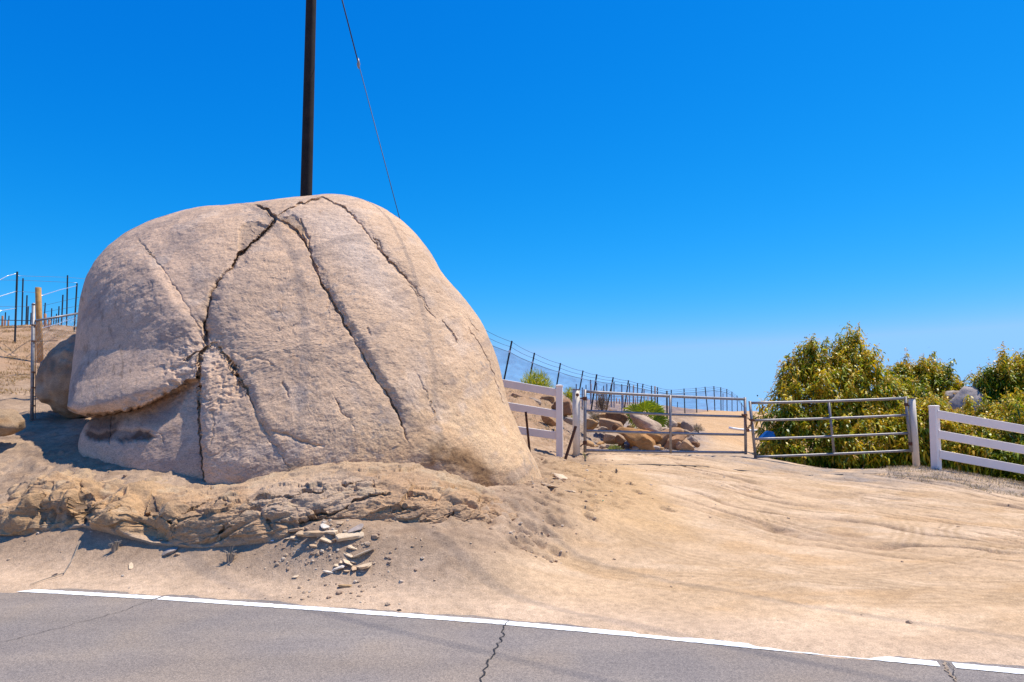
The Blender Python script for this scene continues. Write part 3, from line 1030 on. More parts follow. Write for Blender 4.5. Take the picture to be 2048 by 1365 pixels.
# chipped plates of different size, in patches
qa = np.stack([q[..., 0] * 0.85 + 0.5 * q[..., 2], q[..., 1], q[..., 2] * 0.85 - 0.5 * q[..., 0]], -1)
wv = np.stack([fbm(q * 2.3, 3, 131), fbm(q * 2.3 + 9, 3, 132), fbm(q * 2.3 + 19, 3, 133)], -1)
dsp = dsp + plates(qa * np.array([1.1, 1.2, 1.7]) + wv * 0.45, 95, 0.5) * 0.0035 * (0.45 + 0.55 * rgh)
dsp = dsp + plates(qa * np.array([3.0, 3.5, 6.5]) + wv * 0.9, 97, 0.7) * 0.0075 * rgh * sm(perlin(q * 1.1, 94), -0.25, 0.3)
dsp = dsp + plates(qa * np.array([9., 10., 20.]) + wv * 1.6, 98, 0.9) * 0.0034 * rgh
dsp = dsp + fbm(qa * np.array([22.0, 30, 48.]), 2, 96) * 0.0030
pit = softpoly(px, py, [(310, 730), (400, 650), (480, 700), (500, 800), (420, 830), (330, 790)], 25)
pn = fbm(q * 5.0 + wv, 3, 98)
dsp = dsp - pit * (0.017 * sm(pn, 0.05, 0.25) + 0.012 * sm(fbm(q * 13, 2, 99), 0.05, 0.3))
wf, wf2, _ = worley(q * np.array([2.6, 2.6, 3.6]), 99)
dsp = dsp - 0.012 * sm(0.20 - wf, 0, 0.12) * rgh * sm(perlin(q * 1.3, 100), 0.1, 0.3)
edgef = np.where(FR > 0, sm(1 - TT, 0.0, 0.05), 0.0)
Pt = Pt + nrm * (dsp * (0.35 + 0.65 * edgef))[..., None]
# colours
C = np.zeros(px.shape + (3,))
C[:] = (0.62, 0.425, 0.275)
C = mixc(C, (0.63, 0.435, 0.275), sm(px + (py - 600) * 0.4, 560, 900))
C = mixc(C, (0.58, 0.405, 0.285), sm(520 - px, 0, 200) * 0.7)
C = mixc(C, (0.62, 0.425, 0.245), sm(px * 0.5 + py, 1130, 1340) * sm(px, 560, 760) * 0.9)
C = mixc(C, (0.58, 0.47, 0.38), softpoly(px, py, [(600, 430), (690, 415), (760, 500), (800, 620), (720, 560), (640, 470)], 40) * 0.6)
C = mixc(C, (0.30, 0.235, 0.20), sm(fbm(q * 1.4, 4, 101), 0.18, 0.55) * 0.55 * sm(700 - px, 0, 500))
C = mixc(C, (0.36, 0.20, 0.09), softpoly(wx, wy, [(550, 436), (590, 432), (605, 455), (618, 500), (600, 470)], 4) * 0.8)
C = mixc(C, (0.30, 0.22, 0.18), pock * 0.5)
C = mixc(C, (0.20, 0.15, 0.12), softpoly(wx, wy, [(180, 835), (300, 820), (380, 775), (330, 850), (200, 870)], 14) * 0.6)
st = sm(perlin(P3(px / 10., py / 40.), 102) + perlin(P3(px / 4., py / 9.), 103) * 0.5, 0.22, 0.5) * softpoly(px, py, [(140, 560), (260, 600), (300, 760), (180, 800), (140, 790)], 30)
C = mixc(C, (0.20, 0.13, 0.08), st * 0.5)
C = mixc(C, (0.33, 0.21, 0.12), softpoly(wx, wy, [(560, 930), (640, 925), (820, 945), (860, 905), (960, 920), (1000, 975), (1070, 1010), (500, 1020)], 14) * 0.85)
C = mixc(C, (0.43, 0.30, 0.19), sm(np.maximum(gs, 0), 0.015, 0.06) * 0.5)
C = mixc(C, (0.22, 0.15, 0.11), sm(gs, 0.09, 0.18) * 0.7)
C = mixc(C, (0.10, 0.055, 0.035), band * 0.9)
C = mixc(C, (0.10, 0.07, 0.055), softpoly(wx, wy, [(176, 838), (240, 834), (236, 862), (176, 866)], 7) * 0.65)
C = mixc(C, (0.56, 0.36, 0.20), softpoly(wx, wy, [(640, 905), (760, 885), (850, 830), (960, 800), (1015, 850), (1070, 950), (1000, 985), (860, 965), (700, 935)], 34) * 0.8 * sm(fbm(q * 1.8, 3, 134), -0.35, 0.25))
C = mixc(C, (0.30, 0.17, 0.075), softpoly(wx, wy, [(830, 905), (880, 888), (940, 900), (985, 940), (990, 985), (940, 985), (880, 965), (835, 935)], 14) * 0.85 * sm(fbm(q * 4, 3, 147), -0.4, 0.1))
C = mixc(C, (0.33, 0.25, 0.20), sm(fbm(qa * np.array([1.2, 1.2, 4.0]), 4, 135), 0.2, 0.5) * 0.45)
C = mixc(C, (0.60, 0.47, 0.36), sm(fbm(q * 2.0 + 30, 3, 136), 0.15, 0.5) * 0.4)
C = mixc(C, (0.26, 0.23, 0.21), sm(fbm(q * 11 + 3, 3, 137), 0.28, 0.42) * sm(fbm(q * 1.0 + 5, 2, 138), 0.0, 0.35) * 0.5)
C = mixc(C, (0.44, 0.28, 0.17), sm(fbm(q * 7 + 8, 3, 139), 0.32, 0.5) * sm(fbm(q * 0.9 + 15, 2, 140), 0.0, 0.35) * 0.5)
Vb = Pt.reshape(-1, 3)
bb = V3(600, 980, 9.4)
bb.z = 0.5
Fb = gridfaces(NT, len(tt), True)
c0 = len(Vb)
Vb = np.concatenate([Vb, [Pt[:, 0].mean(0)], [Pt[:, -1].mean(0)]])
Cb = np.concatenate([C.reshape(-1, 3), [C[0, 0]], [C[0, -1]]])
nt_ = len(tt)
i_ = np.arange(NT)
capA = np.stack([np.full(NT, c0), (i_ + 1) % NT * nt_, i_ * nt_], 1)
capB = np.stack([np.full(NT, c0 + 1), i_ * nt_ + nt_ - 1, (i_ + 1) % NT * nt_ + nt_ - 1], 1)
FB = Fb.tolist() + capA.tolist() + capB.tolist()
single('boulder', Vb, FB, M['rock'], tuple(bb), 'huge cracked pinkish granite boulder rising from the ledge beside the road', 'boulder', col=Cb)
del Pt, q, C, D, T, TT, RG, FR, px, py, wx, wy

# ------------------------------------------------------------------ ledge under the boulder
PX = np.linspace(-260, 1122, 1250)
NV = 300
bx = [-260, -100, 0, 60, 110, 160, 200, 300, 400, 500, 560, 640, 720, 800, 900, 960, 1030, 1080, 1122]
by = [1052, 1060, 1070, 1073, 1062, 1046, 1050, 1080, 1090, 1084, 1077, 1070, 1072, 1070, 1062, 1050, 1040, 1045, 1060]
bd = [8.2, 8.0, 7.9, 7.8, 7.75, 7.7, 7.55, 7.3, 7.2, 7.15, 7.1, 7.1, 7.15, 7.15, 7.25, 7.4, 7.65, 7.9, 8.1]
# crest of the face
tx = [-260, 0, 40, 70, 110, 160, 200, 300, 400, 480, 560, 640, 720, 800, 860, 930, 1000, 1050, 1122]
ty = [1010, 1022, 1000, 968, 962, 966, 990, 1002, 1002, 988, 980, 960, 952, 955, 962, 984, 1006, 1030, 1050]
td = [8.6, 8.45, 8.35, 8.3, 8.25, 8.2, 8.0, 7.75, 7.65, 7.6, 7.6, 7.7, 7.75, 7.75, 7.8, 7.9, 8.0, 8.15, 8.2]
# back line, tucked under the boulder
kx = [-260, 0, 60, 160, 250, 350, 410, 480, 580, 700, 820, 880, 950, 1000, 1040, 1080, 1122]
ky = [990, 985, 955, 940, 945, 955, 960, 950, 930, 918, 918, 935, 968, 990, 1010, 1030, 1045]
kd = [8.9, 8.95, 9.0, 9.2, 9.3, 9.3, 9.3, 9.3, 9.2, 9.2, 9.2, 9.1, 8.9, 8.7, 8.6, 8.5, 8.4]
u = np.linspace(0, 1, NV)
Y = np.zeros((len(PX), NV))
Dd = np.zeros_like(Y)
B0, T0, K0 = np.interp(PX, bx, by) + 5, np.interp(PX, tx, ty), np.interp(PX, kx, ky)
B1, T1, K1 = np.interp(PX, bx, bd), np.interp(PX, tx, td), np.interp(PX, kx, kd)
for j, t in enumerate(u):
    if t < 0.72:
        q_ = t / 0.72
        Y[:, j] = B0 + (T0 - B0) * q_
        Dd[:, j] = B1 + (T1 - B1) * (0.15 * q_ + 0.85 * q_ ** 3.5)
    else:
        q_ = (t - 0.72) / 0.28
        Y[:, j] = T0 + (K0 - T0) * (1 - (1 - q_) ** 1.6)
        Dd[:, j] = T1 + (K1 - T1) * q_
X = np.repeat(PX[:, None], NV, 1)
wx = X + fbm(P3(X / 30, Y / 30), 3, 111) * 9
wy = Y + fbm(P3(X / 30 + 50, Y / 30), 3, 112) * 9
UU = np.repeat(u[None, :], len(PX), 0)
face = sm(0.86 - UU, 0, 0.16)
g2 = lambda *a, **k: groove(wx, wy, *a, **k)
gl = 0
gl = gl + g2([(500, 1003), (553, 996), (632, 984), (690, 966), (745, 965)], 3.2, 0.09, 12, 0.03)
gl = gl + g2([(560, 1045), (602, 1037), (664, 1027), (690, 1018), (712, 1000), (749, 988), (781, 985)], 3.2, 0.11, 14, 0.035)
gl = gl + g2([(893, 1040), (908, 1014), (942, 1001), (992, 1003)], 3.4, 0.10, 14, 0.035)
gl = gl + g2([(787, 1020), (810, 1014), (840, 1015)], 3, 0.05, 10, 0.02)
gl = gl + g2([(802, 991), (830, 988), (852, 991)], 3, 0.05, 10, 0.02)
gl = gl + g2([(745, 960), (748, 988)], 3, 0.06)
gl = gl + g2([(430, 1075), (455, 1045), (500, 1022), (538, 1018), (540, 1060)], 3.5, 0.12, 14, 0.05)
gl = gl + g2([(350, 1068), (362, 1030), (420, 1000), (480, 985)], 3.5, 0.08, 16, 0.04)
gl = gl + g2([(165, 960), (162, 1000), (168, 1060)], 6, 0.14, 26, 0.10, taper=0.05)
gl = gl + g2([(300, 985), (312, 1020), (345, 1045), (350, 1085)], 5, 0.12, 22, 0.07)
gl = gl + g2([(232, 985), (240, 1010), (225, 1035)], 4, 0.05, 16, 0.03)
gl = gl + g2([(85, 985), (80, 1020), (95, 1050)], 5, 0.08, 18, 0.05)
gl = gl + g2([(955, 955), (980, 980), (1010, 1000)], 4, 0.05, 14, 0.03)
Dd = Dd + gl * 0.5 * sm(UU, 0.02, 0.1)
Pt = W(X, Y, Dd)
nrm = normals_grid(Pt)
if nrm[600, 60, 1] > 0: nrm = -nrm
q = Pt.copy()
clay = sm(430 - X, 0, 140)
qs = q * np.array([0.8, 1.4, 2.6])
qs = qs + np.stack([0.35 * q[..., 2], 0 * q[..., 0], -0.45 * q[..., 0]], -1)
F1, F2, ID = worley(qs * 1.7 + fbm(q * 2.2, 2, 113)[..., None] * 0.35, 114)
blk = sm(F2 - F1, 0.0, 0.22)
dsp = (ID - 0.5) * 0.07 * blk - (1 - blk) * 0.022
F1, F2, ID = worley(qs * 4.5 + fbm(q * 5, 2, 115)[..., None] * 0.3, 116)
dsp = dsp + ((ID - 0.5) * 0.010 - (1 - sm(F2 - F1, 0, 0.2)) * 0.004)
wv = np.stack([fbm(q * 3, 3, 141), fbm(q * 3 + 9, 3, 142), fbm(q * 3 + 19, 3, 143)], -1)
dsp = dsp + plates(qs * np.array([1.6, 1.6, 2.0]) + wv * 0.35, 144, 0.9) * 0.055 + plates(qs * np.array([4.2, 4.2, 5.5]) + wv * 0.7, 145, 0.9) * 0.020 + plates(qs * 12 + wv * 1.5, 146, 0.9) * 0.006
dsp = dsp + fbm(q * np.array([2.2, 3, 3.4]), 4, 117) * 0.030 + fbm(q * 10, 4, 118, 0.66) * 0.011
lump = fbm(q * np.array([2.6, 2.0, 1.3]), 3, 119) * 0.16 + np.clip(ridged(q * np.array([3.4, 3, 1.1]), 2, 120) - 0.9, 0, 1) * -0.10
dsp = dsp * (1 - 0.45 * clay) + lump * clay
dsp = dsp * (0.62 + 0.38 * face) * sm(UU, -0.02, 0.08)
endf = sm(X, 1020, 1120)
dsp = dsp * (1 - 0.8 * endf)
Pt = Pt + nrm * dsp[..., None]
C = np.zeros(X.shape + (3,))
C[:] = (0.45, 0.29, 0.165)
C = mixc(C, (0.47, 0.295, 0.15), clay * 0.9)
C = mixc(C, (0.47, 0.34, 0.23), softpoly(wx, wy, [(500, 965), (640, 935), (750, 958), (740, 1000), (660, 1030), (560, 1040), (500, 1030)], 16) * 0.9)
C = mixc(C, (0.40, 0.245, 0.12), softpoly(wx, wy, [(880, 900), (960, 920), (1010, 985), (960, 1000), (900, 990)], 16) * 0.9)
C = mixc(C, (0.43, 0.31, 0.195), sm(UU, 0.72, 0.9) * 0.75)
C = mixc(C, (0.32, 0.21, 0.13), sm(fbm(q * 3.1, 4, 121), 0.15, 0.5) * 0.5)
C = mixc(C, (0.48, 0.37, 0.24), sm(fbm(q * 4.1 + 7, 4, 122), 0.2, 0.5) * 0.5)
C = mixc(C, (0.22, 0.15, 0.10), sm(gl, 0.06, 0.13) * 0.7)
C = mixc(C, (0.46, 0.34, 0.23), sm(0.1 - UU, 0, 0.08) * 0.8)
C = mixc(C, (0.50, 0.36, 0.21), endf)
# close the sheet into a solid: drop and tuck every border
under = Pt.copy()
under[..., 1] += 0.6 * (1 - UU)
under[..., 2] -= 0.5
Vl = np.concatenate([Pt.reshape(-1, 3), under[:, ::10].reshape(-1, 3)])
nv2 = under[:, ::10].shape[1]
Cl = np.concatenate([C.reshape(-1, 3), C[:, ::10].reshape(-1, 3)])
Fl = gridfaces(len(PX), NV).tolist() + gridfaces(len(PX), nv2, off=len(PX) * NV)[:, ::-1].tolist()
o0 = len(PX) * NV
for i in range(len(PX) - 1):
    Fl.append((i * NV, o0 + i * nv2, o0 + (i + 1) * nv2, (i + 1) * NV))
    Fl.append((i * NV + NV - 1, (i + 1) * NV + NV - 1, o0 + (i + 1) * nv2 + nv2 - 1, o0 + i * nv2 + nv2 - 1))
lb = V3(500, 1075, 7.3)
single('rock_ledge', Vl, Fl, M['ledge'], tuple(lb), 'low fractured tan rock ledge running under the huge boulder', 'rock ledge', col=Cl)
del Pt, q, C, X, Y, Dd
# ------------------------------------------------------------------ rocks
def ico(sub):
    import bmesh
    bm = bmesh.new()
    bmesh.ops.create_icosphere(bm, subdivisions=sub, radius=1)
    V = np.array([v.co[:] for v in bm.verts])
    Fc = [[v.index for v in f.verts] for f in bm.faces]
    bm.free()
    return V, Fc


ICO = {k: ico(k) for k in (2, 3, 4, 5)}


def rock_geo(seed, dims, ang=0.7, sub=4, rough=0.05, nplanes=14):
    """boulder cut by random planes (angular) blended with a sphere (rounded)"""
    rs = np.random.RandomState(seed)
    V, Fc = ICO[sub]
    n = rs.normal(size=(nplanes, 3))
    n /= np.linalg.norm(n, axis=1)[:, None]
    dd = rs.uniform(0.5, 0.9, nplanes)
    if ang > 0.7:
        n[0] = Vector((rs.uniform(-.3, .3), -1, -.12)).normalized(); dd[0] = 0.5
        n[1] = Vector((rs.uniform(-.3, .3), -.25, 1)).normalized(); dd[1] = 0.6
    k = V @ n.T
    r = np.where(k > 0.05, dd / np.maximum(k, 0.05), 9).min(1)
    r = np.minimum(r, 1.05)
    r = 1.0 * (1 - ang) + r * ang
    r = r * (1 + fbm(V * 1.3 + seed, 3, seed % 97) * (0.22 - 0.1 * ang) + fbm(V * 5 + seed, 3, seed % 89) * rough)
    P = V * r[:, None]
    return P * (np.array(dims) / 2), Fc


def rot(P, rx, ry, rz):
    R = (Matrix.Rotation(rz, 3, 'Z') @ Matrix.Rotation(ry, 3, 'Y') @ Matrix.Rotation(rx, 3, 'X'))
    return P @ np.array(R).T


def rock_col(P, base, seed, alt=(0.36, 0.24, 0.14), amt=0.5):
    C = np.tile(np.array(base, float), (len(P), 1))
    C = mixc(C, alt, sm(fbm(P * 2.2 + seed, 3, 5), 0.0, 0.45) * amt)
    C = mixc(C, np.array(base) * 0.6, sm(fbm(P * 5 + seed, 3, 9), 0.15, 0.5) * 0.6)
    return C


def rock(name, loc, dims, label, cat='rock', group=None, seed=1, ang=0.7, r=(0, 0, 0), col=(0.40, 0.31, 0.24), alt=(0.42, 0.25, 0.12), amt=0.5, sub=4, rough=0.05, mat='rock_small'):
    P, Fc = rock_geo(seed, dims, ang, sub, rough, 14 if ang < .5 else 9)
    P = rot(P, *r)
    C = rock_col(P, col, seed, alt, amt)
    return single(name, P + np.array(loc), Fc, M[mat], tuple(loc), label, cat, group, C)


def pix(w, d):
    return w * d / F


# boulder leaning behind the big one, and the one cut by the left edge
rock('boulder', V3(146, 760, 11.6), (pix(128, 11.6), 1.2, pix(172, 11.6)), 'dark rounded boulder tucked behind the left side of the huge boulder', 'boulder', seed=3, ang=0.35, col=(0.42, 0.295, 0.19), alt=(0.26, 0.165, 0.10), amt=0.8, sub=5, rough=0.06)
rock('boulder', V3(2, 846, 10.0), (pix(88, 10), 0.5, pix(66, 10)), 'small brown boulder at the left edge before the pipe post', 'boulder', seed=8, ang=0.6, col=(0.36, 0.25, 0.15), alt=(0.36, 0.20, 0.08), amt=.8)
# far boulders above the orchard
rock('boulder', V3(1940, 822, 20.6), (pix(76, 20.6), 1.0, pix(96, 20.6)), 'smooth grey boulder showing between the two right trees', 'boulder', seed=12, ang=0.2, col=(0.42, 0.36, 0.32), alt=(0.32, 0.27, 0.24), r=(0, 0.25, 0))
rock('boulder', V3(1910, 803, 21.6), (pix(48, 21.6), .6, pix(48, 21.6)), 'small pale boulder beside the smooth grey one beyond the orchard', 'boulder', seed=13, ang=0.5, col=(0.42, 0.36, 0.31))

# rock pile behind the left gate (px centre, py centre, px width, px height, distance, tilt, colour, angular, label)
TAN = (0.46, 0.27, 0.12); GRY = (0.44, 0.31, 0.20); PNK = (0.50, 0.37, 0.26); DRK = (0.24, 0.125, 0.06); OCH = (0.46, 0.24, 0.09)
PILE = [
    (1275, 870, 72, 26, 17.6, 0.10, OCH, 0.75, 'low domed ochre rock at the middle of the rock pile'),
    (1284, 888, 62, 40, 17.2, 0.35, OCH, 0.95, 'large split ochre slab with flat dark front, lowest in the rock pile'),
    (1296, 852, 62, 26, 18.2, 0.55, PNK, 0.45, 'long pale whale shaped rock leaning down under the palm'),
    (1237, 837, 40, 26, 19.2, 0.25, DRK, 0.95, 'dark brown angular rock at the top of the pile left of the palm'),
    (1212, 834, 30, 16, 19.6, -0.1, TAN, 0.8, 'flat tan rock beside the dark angular one at the pile top'),
    (1218, 850, 48, 26, 18.6, 0.35, (0.48, 0.31, 0.18), 0.8, 'sloping light brown rock below the dark angular one'),
    (1182, 848, 24, 22, 18.2, 0.55, TAN, 0.85, 'small tilted tan rock nearest the left gate stile'),
    (1234, 857, 18, 16, 17.9, 0.3, DRK, 0.8, 'small dark wedge between the light brown and domed rocks'),
    (1224, 876, 42, 20, 17.4, 0.15, GRY, 0.85, 'flat pale rock above the green weeds in the pile'),
    (1240, 880, 16, 14, 17.2, 0.4, DRK, 0.85, 'small rusty brown rock end beside the flat pale one'),
    (1337, 876, 56, 30, 17.8, -0.22, (0.46, 0.27, 0.14), 0.85, 'rounded brown rock behind the middle gate stile'),
    (1350, 884, 40, 22, 17.6, -0.35, (0.44, 0.25, 0.13), 0.85, 'tilted brown rock with dark underside right of the middle stile'),
    (1343, 850, 18, 18, 19.2, 0.0, PNK, 0.4, 'round pale rock just right of the palm fronds'),
    (1358, 852, 16, 14, 19.4, 0.2, TAN, 0.7, 'small tan rock next to the round pale one'),
    (1375, 854, 22, 20, 19.2, 0.75, (0.36, 0.26, 0.19), 0.9, 'grey angular rock at the top right of the pile'),
    (1356, 866, 22, 12, 18.6, 0.2, (0.40, 0.29, 0.2), 0.8, 'small flat brown rock under the pale pair'),
    (1372, 868, 24, 16, 18.6, 0.5, GRY, 0.8, 'pale slanting rock under the grey angular one'),
    (1329, 862, 22, 14, 18.4, 0.1, PNK, 0.6, 'pale pink rock tucked against the middle gate stile'),
    (1384, 880, 18, 16, 18.0, 0.7, (0.45, 0.35, 0.27), 0.8, 'small pale rock on the right slope of the pile'),
    (1361, 893, 16, 16, 17.4, 0.6, GRY, 0.8, 'pitted grey rock at the lower right foot of the pile'),
    (1374, 897, 30, 28, 17.3, 0.9, (0.46, 0.29, 0.16), 0.85, 'leaning brown rock at the right end of the pile'),
    (1391, 889, 14, 10, 17.4, 0.2, DRK, 0.8, 'little red brown rock farthest right in the pile'),
    (1302, 896, 30, 10, 17.2, 0.1, (0.40, 0.33, 0.28), 0.6, 'flat grey brown stone half buried beside the split slab'),
    (1184, 893, 14, 10, 17.2, 0.5, TAN, 0.8, 'little tan stone low behind the left gate stile'),
    (1205, 858, 16, 10, 18.0, 0.2, GRY, 0.8, 'little pale stone under the sloping light brown rock'),
    (1318, 838, 14, 18, 20.0, 0.0, PNK, 0.5, 'upright pale stone behind the palm'),
    (1158, 836, 12, 14, 19.5, 0.6, GRY, 0.6, 'pale stone half hidden behind the rusty gate post'),
]
for i, (x, y, w, h, d, tl, c, an, lb) in enumerate(PILE):
    rock('rock', V3(x, y, d), (pix(w, d) * 1.24, pix(max(w * .8, h * 1.2), d), pix(h, d) * 1.34), lb, 'rock', 'rocks piled behind the left gate', seed=200 + i, ang=min(1.0, an + .15), r=(0.12 * ((i % 3) - 1), tl, 0.2 * ((i % 5) - 2) * 0), col=c, alt=tuple(np.array(c) * 0.72), amt=0.7, sub=4, rough=0.09)

rsr = np.random.RandomState(31)
for i in range(34):
    x_ = rsr.uniform(1172, 1396); d_ = rsr.uniform(16.9, 20.5)
    g_ = onground(x_, d_)
    w_ = rsr.uniform(0.10, 0.30)
    c_ = (TAN, GRY, DRK, OCH)[rsr.randint(4)]
    rock('rock', (g_.x, g_.y, g_.z + w_ * .15), (w_ * 1.3, w_, w_ * .8), 'small brown stone lying loose among the big rocks behind the left gate', 'rock', 'small loose stones among the rock pile', seed=400 + i, ang=1.0, r=(0, rsr.uniform(-.5, .5), rsr.uniform(0, 3)), col=c_, alt=tuple(np.array(c_) * 0.7), sub=2)

# embankment blocks behind the white fence
BANK = [
    (1128, 815, 44, 40, 18.4, 0.04, (0.32, 0.18, 0.10), 0.95, 'big square cut brown rock behind the white end post'),
    (1092, 800, 40, 26, 18.8, 0.1, (0.40, 0.25, 0.14), 0.9, 'blocky ochre rock beside the square cut one in the bank'),
    (1068, 806, 26, 20, 18.3, 0.5, (0.36, 0.27, 0.20), 0.9, 'grey brown jagged rock at the middle of the bank'),
    (1034, 795, 24, 18, 18.3, 0.6, (0.37, 0.23, 0.14), 0.9, 'pointed brown rock high in the bank'),
    (1052, 815, 22, 12, 17.8, 0.3, (0.34, 0.22, 0.13), 0.9, 'flat brown rock below the pointed one in the bank'),
    (1022, 812, 22, 12, 17.8, 0.3, (0.37, 0.26, 0.17), 0.9, 'small brown rock next to the boulder edge in the bank'),
    (1098, 840, 30, 16, 16.8, 0.6, (0.38, 0.22, 0.11), 0.9, 'slanting rust coloured rock under the middle fence rail'),
    (1140, 842, 20, 14, 17.6, 0.4, (0.33, 0.27, 0.22), 0.8, 'grey stone between the white fence post and the gate post'),
]
for i, (x, y, w, h, d, tl, c, an, lb) in enumerate(BANK):
    rock('rock', V3(x, y, d), (pix(w, d) * 1.15, pix(w, d), pix(h, d) * 1.2), lb, 'rock', 'rocks in the bank behind the white fence', seed=240 + i, ang=an, r=(0.1, tl, 0), col=c, alt=tuple(np.array(c) * 0.7), amt=0.6, sub=4, rough=0.10)


# ------------------------------------------------------------------ loose slabs at the foot of the ledge
def slab(px, py, w, h, rz, tilt, c, label, seed, group='pale stone slabs fallen below the ledge', thick=0.28):
    # first point of the ground (or of the ledge foot) met by the sight line
    dl = np.linspace(5.0, 11.0, 240)
    Q = W(np.full(240, float(px)), np.full(240, float(py)), dl)
    hit = np.where(Q[:, 2] < height(Q[:, 0], Q[:, 1]))[0]
    d = dl[hit[0]] if len(hit) else 9.0
    if py < 1060 and px < 1000: d = min(d, float(np.interp(px, bx, bd)) - 0.02)
    p = W(px, py, d)
    wid = pix(w, d) * 0.88
    dep = pix(h, d) * 2.0
    g = hz(p[0], p[1])
    P, Fc = rock_geo(seed, (wid * 1.45, dep * 1.45, max(0.02, wid * thick * 1.25)), 1.0, 3, 0.04, 10)
    P[:, 2] = np.clip(P[:, 2], -wid * thick * 0.5, wid * thick * 0.5)
    rj = random.Random(seed)
    P = rot(P, tilt + rj.uniform(-.25, .25), rj.uniform(-.3, .3), rz + rj.uniform(-.5, .5))
    C = rock_col(P, c, seed, tuple(np.array(c) * 0.8), 0.5)
    loc = (p[0], p[1], g + wid * thick * 0.25)
    return single('flat_stone', P + np.array(loc), Fc, M['stone'], loc, label, 'stone', group, C, smooth=False)


CR_ = (0.66, 0.51, 0.34); WH_ = (0.72, 0.64, 0.52); BR_ = (0.52, 0.37, 0.23); GY_ = (0.40, 0.33, 0.28)
SL = [
    (596, 1062, 30, 10, 0.5, -0.2, BR_, 'long thin brown slab tipped against the ledge foot'),
    (606, 1071, 28, 14, 0.3, 0.2, BR_, 'broad tan slab second from the left in the upper fall'),
    (649, 1056, 18, 9, 0.4, 0.1, WH_, 'small bright slab lying highest in the fallen slabs'),
    (590, 1079, 18, 8, 0.0, 0.1, CR_, 'small cream slab at the left end of the upper fall'),
    (576, 1080, 12, 7, 0.2, 0.1, CR_, 'little cream chip left of the small cream slab'),
    (634, 1076, 46, 12, 0.35, 0.15, BR_, 'long dark edged slab at the middle of the upper fall'),
    (664, 1073, 34, 9, -0.3, 0.15, CR_, 'pale slab bending down right in the upper fall'),
    (698, 1077, 44, 14, 0.25, 0.2, CR_, 'broad cream slab at the right end of the upper fall'),
    (652, 1082, 22, 11, -0.2, 0.2, CR_, 'cream wedge under the long dark edged slab'),
    (671, 1080, 16, 9, 0.2, 0.2, BR_, 'small brown wedge beside the cream wedge'),
    (712, 1060, 22, 18, 0.0, 0.3, GY_, 'rounded grey speckled stone against the ledge'),
    (678, 1048, 14, 8, 0.3, 0.2, BR_, 'small brown stone close under the ledge lip'),
    (628, 1095, 20, 6, 0.5, 0.1, BR_, 'thin brown sliver alone below the upper fall'),
    (704, 1098, 18, 7, 0.1, 0.2, CR_, 'narrow tan slab between the two falls'),
    (720, 1114, 22, 22, -0.9, 0.5, WH_, 'white upright slab, tallest of the lower fall'),
    (727, 1137, 30, 15, -0.5, 0.2, CR_, 'large cream slab at the right of the lower fall'),
    (695, 1130, 16, 20, 0.9, 0.4, CR_, 'tan slab leaning at the centre of the lower fall'),
    (709, 1140, 12, 13, 0.4, 0.3, BR_, 'small brown slab standing in the lower fall'),
    (673, 1142, 26, 9, -0.2, 0.1, WH_, 'pale flat slab left in the lower fall'),
    (656, 1147, 20, 7, 0.0, 0.1, WH_, 'pale slab farthest left in the lower fall'),
    (693, 1147, 14, 7, 0.1, 0.1, BR_, 'brown chip in front of the leaning tan slab'),
    (698, 1113, 10, 14, 0.8, 0.4, CR_, 'narrow cream slab at the top of the lower fall'),
    (676, 1134, 12, 6, 0.4, 0.1, CR_, 'small cream chip above the pale flat slab'),
    (684, 1128, 10, 7, 0.5, 0.1, CR_, 'small cream chip left of the leaning tan slab'),
    (709, 1130, 12, 6, 0.2, 0.1, CR_, 'small cream chip between the white and leaning slabs'),
    (342, 1105, 30, 15, 0.5, 0.25, (0.40, 0.34, 0.29), 'grey tan stone alone in front of the ledge'),
    (324, 1082, 14, 13, 0, 0.1, BR_, 'brown round stone touching the ledge foot'),
    (540, 1062, 12, 12, 0, 0.3, BR_, 'small brown stone beside the white scrap'),
    (526, 1066, 22, 10, 0.2, 0.1, (0.42, 0.36, 0.30), 'flat grey stone left of the white scrap'),
    (108, 1153, 8, 7, 0, 0.1, (0.10, 0.07, 0.06), 'small dark stone near the left end of the edge line'),
    (262, 1136, 8, 12, 0, 0.1, CR_, 'tiny pale stone left of the grey tan stone'),
    (590, 1158, 10, 6, 0, 0.1, CR_, 'tiny tan stone below the lower fall'),
    (688, 1175, 26, 5, 0.1, 0.0, (0.46, 0.30, 0.15), 'thin rust coloured chip on the pale shoulder'),
    (798, 1223, 7, 5, 0, 0.1, (0.05, 0.04, 0.04), 'tiny black stone on the painted edge line'),
    (1126, 960, 26, 14, 0.4, 0.2, CR_, 'pale broken flake at the right foot of the boulder'),
    (1100, 975, 22, 14, 0.8, 0.3, BR_, 'tan broken flake against the right foot of the boulder'),
    (1140, 985, 20, 8, -0.4, 0.1, CR_, 'thin cream flake below the right foot of the boulder'),
    (1112, 950, 16, 9, 0.3, 0.1, BR_, 'small tan flake above the pale broken flake'),
]
for i, (x, y, w, h, rz_, tl, c, lb) in enumerate(SL):
    slab(x, y, w, h, rz_, tl, c, lb, 300 + i)

